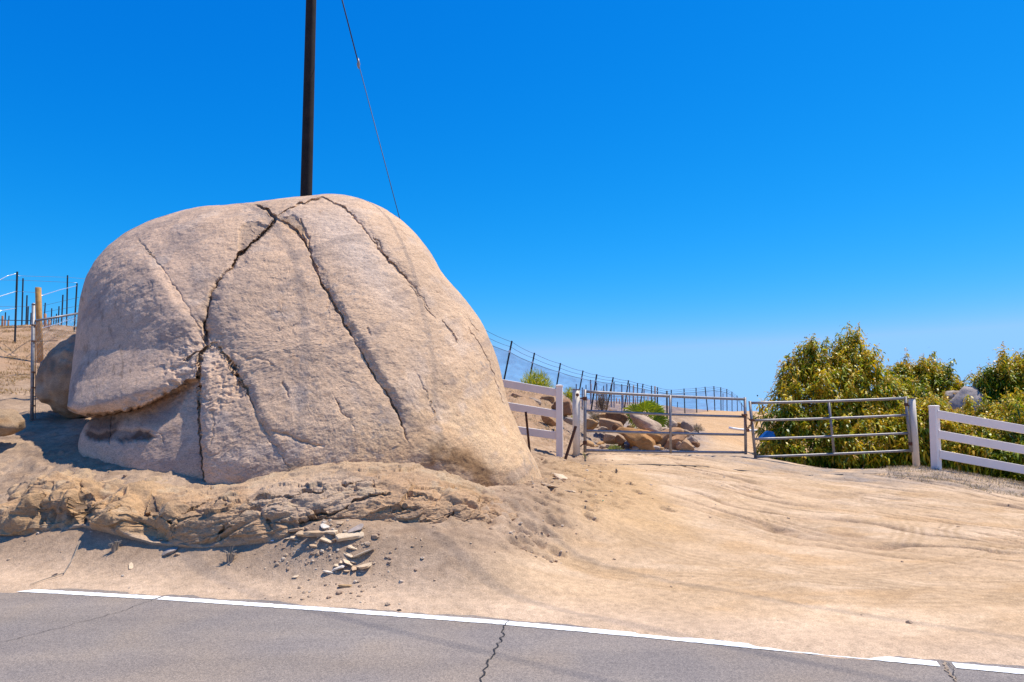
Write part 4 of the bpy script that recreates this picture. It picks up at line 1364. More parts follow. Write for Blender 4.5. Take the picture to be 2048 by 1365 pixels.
# countless pebbles and clods
rs = np.random.RandomState(5)
VV, FF, CC = [], [], []
V2, F2_ = ICO[2]
nn = 0
xs = np.concatenate([rs.uniform(-6, 8.5, 9000), rs.normal(-1.7, 0.34, 420), rs.normal(-1.45, 0.3, 300), rs.normal(0.45, 0.3, 260)] + [rs.normal(p_[0], .06, 8) for p_ in PITS[:22]])
ys = np.concatenate([rs.uniform(4.6, 16, 9000), rs.normal(6.85, 0.14, 420), rs.normal(6.35, 0.2, 300), rs.normal(9.6, 0.5, 260)] + [rs.normal(p_[1] - .02, .05, 8) for p_ in PITS[:22]])
zz, ss, dr, _, _, _ = height(xs, ys, True, True)
cl = perlin(P3(xs * 1.1, ys * 1.1), 151)
for i in range(len(xs)):
    pr = 0.45 * (1 - dr[i]) * (0.4 + 1.6 * max(0, cl[i] + 0.2)) + 0.035
    if i >= 9000: pr = 0.8
    if ss[i] < 0.15 or rs.rand() > pr: continue
    if ss[i] < 0.6 and rs.rand() > 0.3: continue
    r_ = 0.005 + 0.018 * rs.rand() ** 4
    if rs.rand() < 0.02: r_ *= 1.8
    P = V2 * (np.array([1, rs.uniform(.6, 1.2), rs.uniform(.5, .8)]) * r_) * (1 + 0.25 * rs.normal(size=(len(V2), 1)) * 0.6)
    FF.append(np.array(F2_) + nn)
    VV.append(P + (xs[i], ys[i], zz[i] + r_ * 0.15))
    c = np.array([(0.52, 0.38, 0.25), (0.44, 0.31, 0.20), (0.60, 0.48, 0.35), (0.36, 0.25, 0.17)][rs.randint(4)])
    CC.append(np.tile(c, (len(P), 1)))
    nn += len(P)
single('pebbles', np.concatenate(VV), np.concatenate(FF), M['stone'], (0, 8, 0.2), None, None, None, np.concatenate(CC), kind='stuff', smooth=False)

# ------------------------------------------------------------------ utility pole, guy, overhead wires
pb = onground(601, 15.0)
t = thing('utility_pole', pb, 'tall dark utility pole rising from behind the huge boulder', 'utility pole')
b_ = MB()
top = Vector((pb.x, pb.y, 12.6))
ptp = [pb - Vector((0, 0, .4)) + (top - pb + Vector((0, 0, .4))) * k / 12 for k in range(13)]
b_.tube(ptp, [0.135 - 0.035 * k / 12 for k in range(13)], 28).build('shaft', M['pole'], t, smooth=True)
adir = Vector((0.78, 0.62, 0)).normalized()
ca = Vector((pb.x, pb.y, 11.6)) - Vector((0, 0.16, 0))
MB().beam(ca - adir * 1.5, ca + adir * 1.5, 0.10, 0.12).build('crossarm', M['pole'], t)
ends = []
for k in (-1.4, 0.1, 1.4):
    e = ca + adir * k + Vector((0, 0, 0.06))
    MB().tube([e, e + Vector((0, 0, .08)), e + Vector((0, 0, .12)), e + Vector((0, 0, .18))], [0.03, 0.06, 0.035, 0.05], 12).build('insulator', M['ceramic'], t, smooth=True)
    ends.append(e + Vector((0, 0, 0.2)))
bb_ = MB()
for (zz_, a_) in ((11.9, 0.0), (5.5, 0.3), (5.2, 0.9)):
    pass
# shadow lines seen on the ground fix where each wire passes
MIDS = [(1307, 1166), (1205, 1238), (1092, 1327)]
for k, (mx_, my_) in enumerate(MIDS):
    g = groundW(mx_, my_, 0.02)
    hh = 10.6
    mid = Vector((g[0], g[1], 0.02)) + SUN * (hh / SUN.z)
    st_ = ends[2 - k]
    dr_ = (mid - st_)
    pts = []
    for q_ in np.linspace(0, 3.2, 40):
        p = st_ + dr_ * q_
        p.z = st_.z - (st_.z - mid.z) * min(q_, 2.2) + (0.25 * (q_ - 1) * q_ if q_ < 1 else 0)
        pts.append(p)
    lab = ['overhead wire casting the farthest thin shadow across the sand', 'overhead wire casting the middle thin shadow over the sand', 'overhead wire casting the nearest thin shadow on the asphalt'][k]
    MB().tube(pts, 0.010, 6).single('overhead_wire', M['black'], tuple(st_), lab, 'wire', 'wires strung from the utility pole')
gt = V3(684, -0, 15.0)
top_g = Vector((pb.x + 0.1, pb.y, 12.2))
ga = V3(800, 440, 14.6)
anch = ga + (ga - gt).normalized() * 4.6
ins = V3(717, 128, 14.9)
t = thing('guy_wire', anch, 'thin slanting guy wire with small insulator right of the pole', 'guy wire')
MB().tube([top_g, gt, ins], [0.014, 0.014, 0.012], 6).build('cable', M['black'], t, smooth=True)
MB().tube([ins, ga, anch], [0.0075, 0.0075, 0.0075], 6).build('cable', M['black'], t, smooth=True)
MB().tube([ins + Vector((-.01, 0, .12)), ins + Vector((0, 0, .05)), ins, ins - Vector((0, 0, .05)), ins - Vector((-.01, 0, .1))], [0.012, 0.022, 0.035, 0.03, 0.014], 10).build('insulator', M['ceramic'], t, smooth=True)


# ------------------------------------------------------------------ white rail fences
def rail(mb, a, b, w=0.04, h=0.145):
    mb.beam(a, b, w, h, bev=0.006)


def cap_post(base, topz, w, lean=Vector((0, 0, 0)), yaw=0.0):
    mb = MB()
    c, s = math.cos(yaw), math.sin(yaw)
    V = []
    lv = [(-0.3, w / 2), (topz - base.z - 0.03, w / 2), (topz - base.z - 0.03, w / 2 + 0.008), (topz - base.z - 0.012, w / 2 + 0.008), (topz - base.z, w / 2 - 0.02)]
    for (hh, r_) in lv:
        for (x, y) in ((-r_, -r_), (r_, -r_), (r_, r_), (-r_, r_)):
            V.append((base.x + x * c - y * s + lean.x * hh, base.y + x * s + y * c + lean.y * hh, base.z + hh))
    Fc = []
    for k in range(4):
        for j in range(4):
            Fc.append((k * 4 + j, k * 4 + (j + 1) % 4, k * 4 + 4 + (j + 1) % 4, k * 4 + 4 + j))
    Fc.append((16, 17, 18, 19))
    return mb.add(V, Fc)


base = V3(1119.5, 915, 13.9)
base.z = min(base.z, hz(base.x, base.y) + 0.02)
t = thing('rail_fence', base, 'white three rail fence running behind the right side of the boulder', 'fence')
tp = V3(1120, 770, 13.9)
cap_post(base, tp.z, pix(13, 13.9) * 0.98, yaw=-0.15).build('post', M['white_vinyl'], t)
for (ya, yb) in ((786, 752), (829, 797), (872, 845)):
    a = V3(1114, ya, 13.9)
    bq = V3(915, yb - 1, 14.6)
    mb = MB()
    rail(mb, a, bq, 0.045, 0.148)
    mb.build('rail', M['white_vinyl'], t)
p2 = V3(915, 870, 14.65)
cap_post(p2, V3(915, 745, 14.65).z, 0.125).build('post', M['white_vinyl'], t)

base = V3(1873, 941, 15.6)
t = thing('rail_fence', base, 'white three rail fence sloping down past the trees at right', 'fence')
lean = (V3(1868, 812, 15.6) - base)
lean = Vector((lean.x / lean.z, 0, 0))
cap_post(base, V3(1868, 811, 15.6).z, pix(13.5, 15.6), lean, yaw=0.45).build('post', M['white_vinyl'], t)
for (ya, yb, xa) in ((829, 859.5, 1874), (869, 900, 1876), (909, 940, 1879)):
    a = V3(xa, ya, 15.55)
    bq = V3(2048, yb, 15.35)
    q = a + (bq - a) * 1.35
    mb = MB()
    rail(mb, a, q, 0.045, pix(16.5, 15.6))
    mb.build('rail', M['white_vinyl'], t)
e2 = V3(2110, 985, 15.28)
cap_post(e2, V3(2108, 848, 15.28).z, 0.13, yaw=0.1).build('post', M['white_vinyl'], t)


# ------------------------------------------------------------------ gate posts and gates
def pipe_post(a, b, r, label, rusttop=True, cat='gate post'):
    t = thing('gate_post', a, label, cat)
    u = (b - a).normalized()
    MB().tube([a - u * .3, a + (b - a) * .5, b], r, 24).build('pipe', M['white_paint'], t, smooth=True)
    MB().tube([b + u * 0.001, b + u * 0.012], [r * 1.05, r * 1.03], 24).build('rusty_rim', M['rust_light'], t)
    return t


gp1a, gp1b = V3(1153, 918, 14.4), V3(1152, 780, 14.4)
gp1a.z = min(gp1a.z, hz(gp1a.x, gp1a.y) + .03)
t = pipe_post(gp1a, gp1b, pix(14.5, 14.4) / 2, 'cream pipe gate post with rusty top beside the left white fence')
# rusty bolt plate near its top
pt = gp1b + Vector((0.02, -pix(7, 14.4), -0.10))
MB().tube([pt, pt + Vector((0, -0.025, 0))], [0.035, 0.02], 8).build('bolt', M['rust'], t)
gp2a, gp2b = V3(1833.5, 939, 16.2), V3(1823.5, 798, 16.2)
t = pipe_post(gp2a, gp2b, pix(13, 16.2) / 2, 'cream pipe gate post leaning left beside the right gate')


def lerp(a, b, t): return a + (b - a) * t


def gate(label, TL, TR, BL, BR, rows, mids, hinge_left, post_a, post_b, seed):
    """TL.. corners; rows fractions of the four rails; mids fraction of the middle stile"""
    t = thing('tube_gate', BL, label, 'gate')
    for s_a, s_b, off in ((TL, BL, 0), (TR, BR, 0)):
        MB().tube([lerp(s_a, s_b, -0.035), lerp(s_a, s_b, 1.02)], 0.031, 14).build('stile', M['galv'], t, smooth=True)
    for f in rows:
        a, b = lerp(TL, BL, f), lerp(TR, BR, f)
        pts = [lerp(a, b, k / 10) + Vector((0, 0, -0.012 * math.sin(math.pi * k / 10) * (1 if f < .5 else .6))) for k in range(11)]
        MB().tube(pts, 0.026 if f > 0.01 else 0.029, 14).build('rail', M['galv'], t, smooth=True)
    for mfr in mids:
        a, b = lerp(TL, TR, mfr), lerp(BL, BR, mfr)
        off = Vector((0, 0.045, 0)) if seed == 2 else Vector((0, -0.045, 0))
        MB().tube([lerp(a, b, -.01) + off * .4, lerp(a, b, 1.02) + off * .4], 0.026, 12).build('brace', M['galv'], t, smooth=True)
    # hinges
    for f in (0.12, 0.86):
        p = lerp(TL, BL, f) if hinge_left else lerp(TR, BR, f)
        q = lerp(post_b, post_a, f)
        h = MB()
        h.tube([p - Vector((0, 0, .035)), p + Vector((0, 0, .035))], 0.042, 12)
        h.tube([p, q], 0.012, 8)
        h.build('hinge', M['rust'], t, smooth=False)
    return t


gTL, gTR, gBL, gBR = V3(1170, 783.5, 14.4), V3(1490, 799, 16.0), V3(1170, 903, 14.4), V3(1491.5, 907, 16.0)
gate('long galvanised four rail tube gate in front of the rock pile', gTL, gTR, gBL, gBR, (0.0, 0.325, 0.66, 0.985), (0.505,), True, gp1a, gp1b, 1)
hTL, hTR, hBL, hBR = V3(1500, 806.5, 16.0), V3(1811, 797, 16.2), V3(1511, 916, 16.0), V3(1822, 903, 16.2)
gate('galvanised four rail tube gate sagging in front of the tree', hTL, hTR, hBL, hBR, (0.0, 0.32, 0.66, 0.985), (0.505,), False, gp2a, gp2b, 2)

# chain between the gates
t = thing('chain', V3(1493, 842, 16.0), 'rusty chain hanging between the two tube gates', 'chain')


def torus(c, ax, up, R, r, el=1.5):
    V, Fc = [], []
    n, m = 12, 6
    ax, up = Vector(ax).normalized(), Vector(up).normalized()
    sd = ax.cross(up).normalized()
    for i in range(n):
        a = 2 * math.pi * i / n
        d = up * math.cos(a) * R * el + sd * math.sin(a) * R
        o = d.normalized()
        for j in range(m):
            b = 2 * math.pi * j / m
            V.append(tuple(Vector(c) + d + o * math.cos(b) * r + ax * math.sin(b) * r))
    for i in range(n):
        for j in range(m):
            Fc.append((i * m + j, ((i + 1) % n) * m + j, ((i + 1) % n) * m + (j + 1) % m, i * m + (j + 1) % m))
    return V, Fc


cp = [(1489, 831), (1494, 836), (1499, 839), (1504, 841), (1503, 848), (1499, 853), (1495, 858), (1492, 851), (1491, 843), (1490, 835)]
cpw = [V3(x, y, 15.93) for x, y in cp]
fine_ = []
for i in range(len(cpw) - 1):
    n_ = max(1, int(round((cpw[i + 1] - cpw[i]).length / 0.042)))
    for k in range(n_): fine_.append((lerp(cpw[i], cpw[i + 1], k / n_), (cpw[i + 1] - cpw[i]).normalized()))
for i, (c_, d_) in enumerate(fine_):
    ax = d_.cross(Vector((0, 1, 0))) if i % 2 else Vector((0, 1, 0))
    V, Fc = torus(c_, ax, d_, 0.019, 0.0065)
    MB().add(V, Fc).build('link', M['rust_light'], t, smooth=True)
for x, y in ((1489, 830), (1504, 840)):
    mb = MB()
    c_ = V3(x, y, 15.93)
    mb.tube([c_ + Vector((math.cos(a) * .05, math.sin(a) * .05, 0.01 * math.sin(3 * a))) for a in np.linspace(0, 2 * math.pi, 13)], 0.016, 6)
    mb.build('wrap', M['rust'], t, smooth=True)
mb = MB()
c_ = V3(1496, 861, 15.93)
mb.beam(c_ - Vector((0, 0, .035)), c_ + Vector((0, 0, .03)), 0.055, 0.025)
mb.build('padlock', M['rust_light'], t)

# rusty stake and leaning bar
a, b = V3(1060, 892, 12.4), V3(1051.5, 824, 12.4)
mb = MB(); mb.beam(a - Vector((0, 0, .15)), b, 0.038, 0.03); mb.beam(a - Vector((0, .018, .15)), b - Vector((0, .018, 0)), 0.008, 0.03)
mb.single('metal_stake', M['rust'], tuple(a), 'rusty brown stake standing in front of the left white fence', 'stake')
a, b = V3(1130, 915, 13.6), V3(1151.5, 853, 13.75)
mb = MB(); mb.beam(a - Vector((0, 0, .05)), b, 0.05, 0.035); mb.beam(a - Vector((0, .02, .05)), b - Vector((0, .02, 0)), 0.010, 0.05)
mb.single('metal_bar', M['rust'], tuple(a), 'dark rusty bar leaning on the cream gate post', 'bar')


# ------------------------------------------------------------------ T-post stakes
def tpost(a, b, w, mat, label, group, name='stake'):
    mb = MB()
    a0 = a - (b - a).normalized() * 0.25
    mb.beam(a0, b, w, w * 0.3)
    mb.beam(a0 + Vector((0, w * .5, 0)), b + Vector((0, w * .5, 0)), w * 0.25, w * 0.7)
    return mb.single(name, mat, tuple(a), label, 'stake', group)


# left hillside vineyard
T1 = [  # top px, bottom px, distance, label
    ((34.3, 543.7), (29.5, 687.5), 21.6, 'tall dark stake nearest the left edge in front of the hill crest'),
    ((46, 557), (43.5, 652), 29, 'dark stake just right of the tallest one at the left edge'),
    ((54, 591), (52, 654), 33, 'shorter dark stake in the row left of the orange wood post'),
    ((56.5, 613), (55.5, 655), 37, 'short dark stake close behind the galvanised pipe post'),
    ((62, 626), (61.5, 655), 42, 'very short far stake just left of the pipe post'),
    ((11, 625), (10.5, 655), 42, 'very short far stake nearest the left edge'),
    ((18, 632), (17.5, 655), 46, 'tiny far stake second from the left edge'),
    ((154, 567), (147.7, 671.6), 26.5, 'dark stake touching the left outline of the huge boulder'),
    ((135, 551), (133, 657), 29, 'tall dark stake second left of the huge boulder'),
    ((125.8, 590), (122.6, 657), 33, 'dark stake third left of the huge boulder'),
    ((118, 613), (116.5, 658), 38, 'short dark stake fourth left of the huge boulder'),
    ((113, 628), (112, 658), 43, 'small dark stake fifth left of the huge boulder'),
    ((108, 633), (107, 658), 48, 'tiny dark stake sixth left of the huge boulder'),
    ((90.5, 606), (88, 650), 38, 'thin grey stake right of the orange wood post'),
    ((103.5, 617), (102.5, 656), 42, 'thin far stake between the orange post and the dark row'),
]
ltops = []
for (tpx, bpx, d, lb) in T1:
    a, b = V3(*bpx, d), V3(*tpx, d)
    a.z = min(a.z, hz(a.x, a.y))
    tpost(a, b, 0.05 if d < 30 else 0.055, M['tpost'], lb, 'vineyard stakes on the left hill')
    ltops.append((b, a))
WP1 = [((76.5, 575.4), (81.8, 730), 20, 11.6, 'wood_post', 'thick orange brown wood post behind the galvanised pipe'),
       ((90, 628), (92, 672), 27, 5.5, 'orange_post', 'orange wood post just right of the thick brown one'),
       ((98.5, 640), (97.5, 684), 26, 5, 'orange_post', 'orange wood post nearest the left side of the boulder'),
       ((5.3, 632), (4.8, 656), 34, 4, 'orange_post', 'short orange post cut near the left edge of the picture'),
       ((10.5, 640), (10, 656), 36, 3.5, 'orange_post', 'short orange post second from the left edge'),
       ((17, 641), (16.5, 656), 38, 3.5, 'orange_post', 'short orange post third from the left edge')]
for (tpx, bpx, d, w, mm, lb) in WP1:
    a, b = V3(*bpx, d), V3(*tpx, d)
    a.z = min(a.z, hz(a.x, a.y))
    MB().tube([a - Vector((0, 0, .2)), b - Vector((0, 0, .01)), b], [pix(w, d) / 2, pix(w, d) / 2 * .95, pix(w, d) / 2 * .85], 14).single('wood_post', M[mm], tuple(a), lb, 'post', 'wood posts on the left hill', smooth=True)


def wire(pts, r, mat, label, group, seg=6, name='trellis_wire', sag=0.0):
    P = []
    for i in range(len(pts) - 1):
        for k in range(6):
            q = k / 6
            p = lerp(pts[i], pts[i + 1], q)
            p.z -= sag * 4 * q * (1 - q)
            P.append(p)
    P.append(pts[-1])
    return MB().tube(P, r, seg).single(name, mat, tuple(pts[0]), label, 'wire', group, smooth=True)


GW = 'wires strung through the left vineyard'
wire([V3(-60, 575, 20), V3(0, 560, 21), V3(15, 552, 21.4), V3(33, 548, 21.6)], 0.010, M['wire_bright'], 'bright wire curving up to the top of the tallest left stake', GW)
wire([V3(-60, 608, 20), V3(0, 593, 21), V3(33, 583, 21.6)], 0.010, M['wire_bright'], 'bright wire meeting the tallest left stake below its top', GW)
wire([V3(-60, 640, 20.5), V3(0, 622, 21), V3(32, 617, 21.6)], 0.008, M['wire_bright'], 'lowest bright wire meeting the tallest left stake', GW)
wire([V3(82, 592, 20.2), V3(120, 580, 23), V3(153, 572, 26.5)], 0.011, M['wire_bright'], 'bright wire rising from the wood post to the boulder side stake', GW)
wire([V3(82, 657, 20.2), V3(115, 648, 23), V3(151, 636, 26.5)], 0.009, M['wire_bright'], 'low bright wire running from the wood post to the boulder side stake', GW)
wire([V3(33, 552, 21.6), V3(135, 555, 29), V3(190, 560, 32)], 0.006, M['wire'], 'highest thin wire crossing the sky at left', GW)
wire([V3(-30, 560, 29), V3(46, 561, 29), V3(154, 566, 29)], 0.006, M['wire'], 'second thin wire crossing the sky at left', GW)
wire([V3(33, 583, 21.6), V3(76, 586, 20.2)], 0.005, M['wire'], 'thin wire between the tallest stake and the wood post', GW)
wire([V3(-30, 614, 29), V3(70, 613, 29)], 0.006, M['wire'], 'thin level wire left of the pipe post', GW)
wire([V3(-30, 640, 22), V3(70, 642, 20.2), V3(82, 643, 20)], 0.011, M['black'], 'upper dark line crossing left of the pipe post', GW)
wire([V3(-30, 658, 22), V3(40, 655, 21), V3(70, 654, 20.4)], 0.009, M['black'], 'lower dark line crossing left of the pipe post', GW)
wire([V3(86, 612, 24), V3(120, 604, 25), V3(158, 595, 26)], 0.005, M['black'], 'upper dark wire above the chain link panel', GW)
wire([V3(86, 625, 24), V3(120, 619, 25), V3(158, 612, 26)], 0.005, M['black'], 'middle dark wire above the chain link panel', GW)
# irrigation hose on the hillside
hp = [onground(x, d) for x, d in ((-60, 15.0), (-20, 15.3), (10, 15.6), (40, 16.0), (63, 16.2))]
wire([p + Vector((0, 0, .01)) for p in hp], 0.016, M['black'], 'black irrigation hose lying on the left hillside', None, name='hose')

# chain link panel
pa, pbm = V3(64.6, 845.7, 11.3), V3(67, 610, 11.3)
pa.z = min(pa.z, hz(pa.x, pa.y))
t = thing('chain_link_fence', pa, 'galvanised chain link fence panel meeting the huge boulder at left', 'fence')
MB().tube([pa - Vector((0, 0, .2)), pbm], pix(6.6, 11.3) / 2, 16).build('post', M['galv'], t, smooth=True)
MB().tube([pbm, pbm + Vector((0, 0, .012)), pbm + Vector((0, 0, .03))], [pix(7.6, 11.3) / 2, pix(7.4, 11.3) / 2, 0.008], 16).build('cap', M['galv'], t, smooth=True)
tr0, tr1 = V3(70, 642, 11.3), V3(175, 624, 12.2)
MB().tube([tr0, tr1], 0.017, 12).build('top_rail', M['galv'], t, smooth=True)
tb0, tb1 = V3(71.7, 641, 11.28), V3(70.5, 838, 11.28)
MB().tube([tb0, tb1], 0.006, 6).build('tension_bar', M['rust_light'], t)
for yy in (651, 683, 745, 776, 812):
    c_ = V3(67, yy, 11.3)
    MB().tube([c_ - Vector((0, 0, .012)), c_ + Vector((0, 0, .012))], pix(8.2, 11.3) / 2, 14).build('clamp', M['rust_light'], t)
mb = MB()
BLm, BRm = V3(71, 836, 11.3), V3(175, 790, 12.2)
for fam in (0, 1):
    for i in range(-16, 26):
        A_, B_ = None, None
        pts = []
        for k in range(0, 33):
            v = k / 32
            uu = (i / 22.0) + (v * 1.25 if fam else -v * 1.25) + (0 if fam else 0.6)
            if 0 <= uu <= 1:
                p = lerp(lerp(tr0, tr1, uu), lerp(BLm, BRm, uu), v)
                pts.append(p + Vector((0, 0.01 * math.sin(k * 2.0 + i), 0)))
        if len(pts) > 1: mb.tube(pts, 0.0022, 4, cap=False)
mb.build('mesh', M['wire'], t)
MB().tube([V3(73, 683, 11.3), V3(115, 682, 11.6)], 0.006, 6).build('tie_wire', M['black'], t)

# ------------------------------------------------------------------ netting fence over the hill
NP = [((1023.8, 682.2), (993, 816), 22), ((1069, 706), (1043, 826), 24.7), ((1121, 726.5), (1100, 834), 27.5), ((1166, 741.5), (1147, 836), 31), ((1193.5, 749), (1179, 830), 36), ((1226.5, 755), (1209, 828), 40), ((1257, 761), (1246, 826), 45), ((1286, 768), (1278, 826), 51), ((1315, 775), (1313, 828), 56), ((1342.5, 780), (1343, 829), 59),
      ((1368, 777.6), (1370, 828), 59), ((1392, 776), (1393.6, 826.6), 59), ((1410, 774), (1416, 823), 60), ((1427.7, 773), (1429.8, 820.6), 62), ((1441.4, 775), (1442, 821), 64), ((1453.5, 778.4), (1454, 822), 68), ((1463.8, 783.7), (1464, 824), 74), ((1474, 791.6), (1475, 827.5), 82), ((1483, 806), (1483.6, 828), 92), ((1492, 818), (1492, 830), 104)]
b0 = V3(*NP[0][1], NP[0][2])
first = ((965, 655), (930, 805), 20.5)
NPX = [first] + NP
pw_ = [(V3(*a, d), V3(*b, d)) for a, b, d in NPX]
t = thing('netting_fence', b0, 'long black netting fence with leaning stakes curving over the hill', 'fence')
for i, (tp_, bt_) in enumerate(pw_):
    w_ = 0.05 if NPX[i][2] < 35 else 0.075
    mb = MB()
    mb.beam(bt_ - Vector((0, 0, .3)), tp_, w_, 0.03)
    mb.beam(bt_ + Vector((0, .02, -.3)), tp_ + Vector((0, .02, 0)), 0.015, w_)
    mb.build('stake', M['tpost'], t)
    if NPX[i][2] < 60:
        c_ = lerp(tp_, bt_, 0.16)
        mb = MB(); mb.beam(c_ - Vector((0, .03, .035)), c_ + Vector((0, -.03, .035)), 0.055, 0.02); mb.build('clip', M['litter'], t)
for f, r_ in ((0.015, .5), (0.09, .5), (0.165, .9)):
    P = []
    for i in range(len(pw_) - 1):
        d_ = NPX[i][2]
        for k in range(4):
            q = k / 4
            p = lerp(lerp(*pw_[i], f), lerp(*pw_[i + 1], f), q)
            p.z -= 0.03 * 4 * q * (1 - q)
            P.append(p)
    P.append(lerp(*pw_[-1], f))
    rad = [0.0045 * max(1, min(2.4, p.y / 22)) * (1 + r_ * .3) for p in P]
    MB().tube(P, rad, 5, cap=False).build('strand', M['black'], t)
V, Fc = [], []
nr_ = 6
cols = []
for i in range(len(pw_) - 1):
    for k in range(3):
        cols.append((lerp(pw_[i][0], pw_[i + 1][0], k / 3), lerp(pw_[i][1], pw_[i + 1][1], k / 3)))
cols.append(pw_[-1])
for (a, b) in cols:
    for j in range(nr_ + 1):
        p = lerp(a, b, 0.165 + (0.97 - 0.165) * j / nr_)
        V.append(tuple(p + Vector((0, 0.03, 0))))
for i in range(len(cols) - 1):
    for j in range(nr_):
        q = i * (nr_ + 1) + j
        Fc.append((q, q + nr_ + 1, q + nr_ + 2, q + 1))
part('netting', V, Fc, M['net'], t)

# vineyard stakes and posts beyond the netting
T2 = [((1152.5, 768.5), 805, 44, 'leftmost thin stake beyond the netting, behind the cream gate post'), ((1164.6, 775.5), 823, 40, 'dark stake just right of the cream gate post beyond the netting'), ((1172, 770), 800, 55, 'thin stake beside the left gate stile beyond the netting'),
      ((1181, 760), 801, 50, 'tall thin stake with a wood post close behind it'), ((1193, 766), 812, 48, 'stake standing below the fifth leaning netting stake'), ((1207, 772), 801, 55, 'thin grey stake above the dead bush'),
      ((1213.6, 768.5), 805, 52, 'dark stake right of the dead bush'), ((1228, 763.7), 805, 50, 'tall straight stake between two leaning ones'), ((1243.5, 769), 814, 46, 'straight stake left of the palm with a wood post beside it'),
      ((1259, 768), 808, 50, 'straight stake above the left palm frond'), ((1275, 766.5), 808, 50, 'slightly tilted stake above the palm crown'), ((1302.8, 771.7), 803, 54, 'straight stake above the right palm fronds'),
      ((1315, 776), 812, 56, 'dark stake right of the dark wood post'), ((1355, 804), 816, 72, 'short distant stake alone on the far crest'), ((1446, 787), 821, 70, 'distant stake inside the netted hump of the far track')]
for (tpx, by_, d, lb) in T2:
    a, b = V3(tpx[0], by_, d), V3(*tpx, d)
    a.z = min(a.z, hz(a.x, a.y))
    tpost(a, b, 0.07, M['tpost'], lb, 'vineyard stakes beyond the netting fence')
WP2 = [(1182, 768, 802, 52, 2.6, 'wood post behind the tall thin stake beyond the netting'), (1222.5, 771, 804, 50, 3.2, 'wood post between the leaning stakes left of the palm'), (1246, 787, 806, 50, 2.8, 'wood post just left of the upright palm frond'),
       (1267, 771, 805, 48, 3.0, 'light wood post above the left palm frond'), (1288, 779, 806, 52, 2.4, 'wood post hidden partly by the palm crown'), (1310, 772.7, 808, 50, 3.0, 'dark topped wood post right of the palm'), (1333.8, 782, 826, 40, 3.6, 'thick dark post behind the middle gate stile')]
for (x, y0, y1, d, w, lb) in WP2:
    a, b = V3(x - (0.8 if x == 1267 else 0), y1, d), V3(x, y0, d)
    a.z = min(a.z, hz(a.x, a.y))
    MB().tube([a - Vector((0, 0, .2)), b], pix(w, d) / 2, 10).single('wood_post', M['wood_grey'] if w < 3.5 else M['tpost'], tuple(a), lb, 'post', 'wood posts beyond the netting fence', smooth=True)
for i, x in enumerate((1164, 1170, 1176, 1201, 1233, 1239, 1255, 1271, 1281, 1296)):
    d = 58
    a = onground(x, d)
    b = V3(x, 794 + (i % 3) * 2, d)
    MB().tube([a - Vector((0, 0, .2)), b], 0.045, 8).single('vine_stake', M['orange_post'], tuple(a), 'short orange wood stake in the far vineyard beyond the netting', 'stake', 'short orange vineyard stakes', smooth=True)
GW2 = 'wires of the vineyard beyond the netting'
wire([V3(1152, 789, 46), V3(1181, 790, 50), V3(1228, 793, 50), V3(1275, 795, 50), V3(1310, 797, 50)], 0.014, M['black'], 'upper trellis wire along the far vineyard stakes', GW2)
wire([V3(1152, 797, 46), V3(1181, 798, 50), V3(1228, 800, 50), V3(1275, 801, 50), V3(1310, 803, 50)], 0.012, M['black'], 'lower trellis wire along the far vineyard stakes', GW2)


# ------------------------------------------------------------------ leaves
def leafmesh(base, dirs, lens, wid, droop, cols, fold=0.0, rs=None):
    """each leaf: 4 vertices base, two mid corners, drooping tip + a second pair -> 6 verts 4 tris"""
    n = len(base)
    d = dirs / (np.linalg.norm(dirs, axis=1)[:, None] + 1e-9)
    up = np.array([0, 0, 1.0])
    s = np.cross(d, up + rs.normal(size=(n, 3)) * 0.35)
    s /= np.linalg.norm(s, axis=1)[:, None] + 1e-9
    L = lens[:, None]
    Wd = wid[:, None]
    m1 = base + d * L * 0.35 - np.array([0, 0, 1]) * (droop[:, None] * L * 0.06)
    m2 = base + d * L * 0.70 - np.array([0, 0, 1]) * (droop[:, None] * L * 0.28)
    tip = base + d * L * 0.92 - np.array([0, 0, 1]) * (droop[:, None] * L * 0.60)
    V = np.stack([base, m1 - s * Wd / 2, m1 + s * Wd / 2, m2 - s * Wd * 0.42, m2 + s * Wd * 0.42, tip], 1).reshape(-1, 3)
    o = (np.arange(n) * 6)[:, None]
    T3 = np.concatenate([o + [0, 1, 2], o + [1, 3, 2], o + [2, 3, 4], o + [3, 5, 4]])
    C = np.repeat(cols, 6, 0)
    return V, T3, C


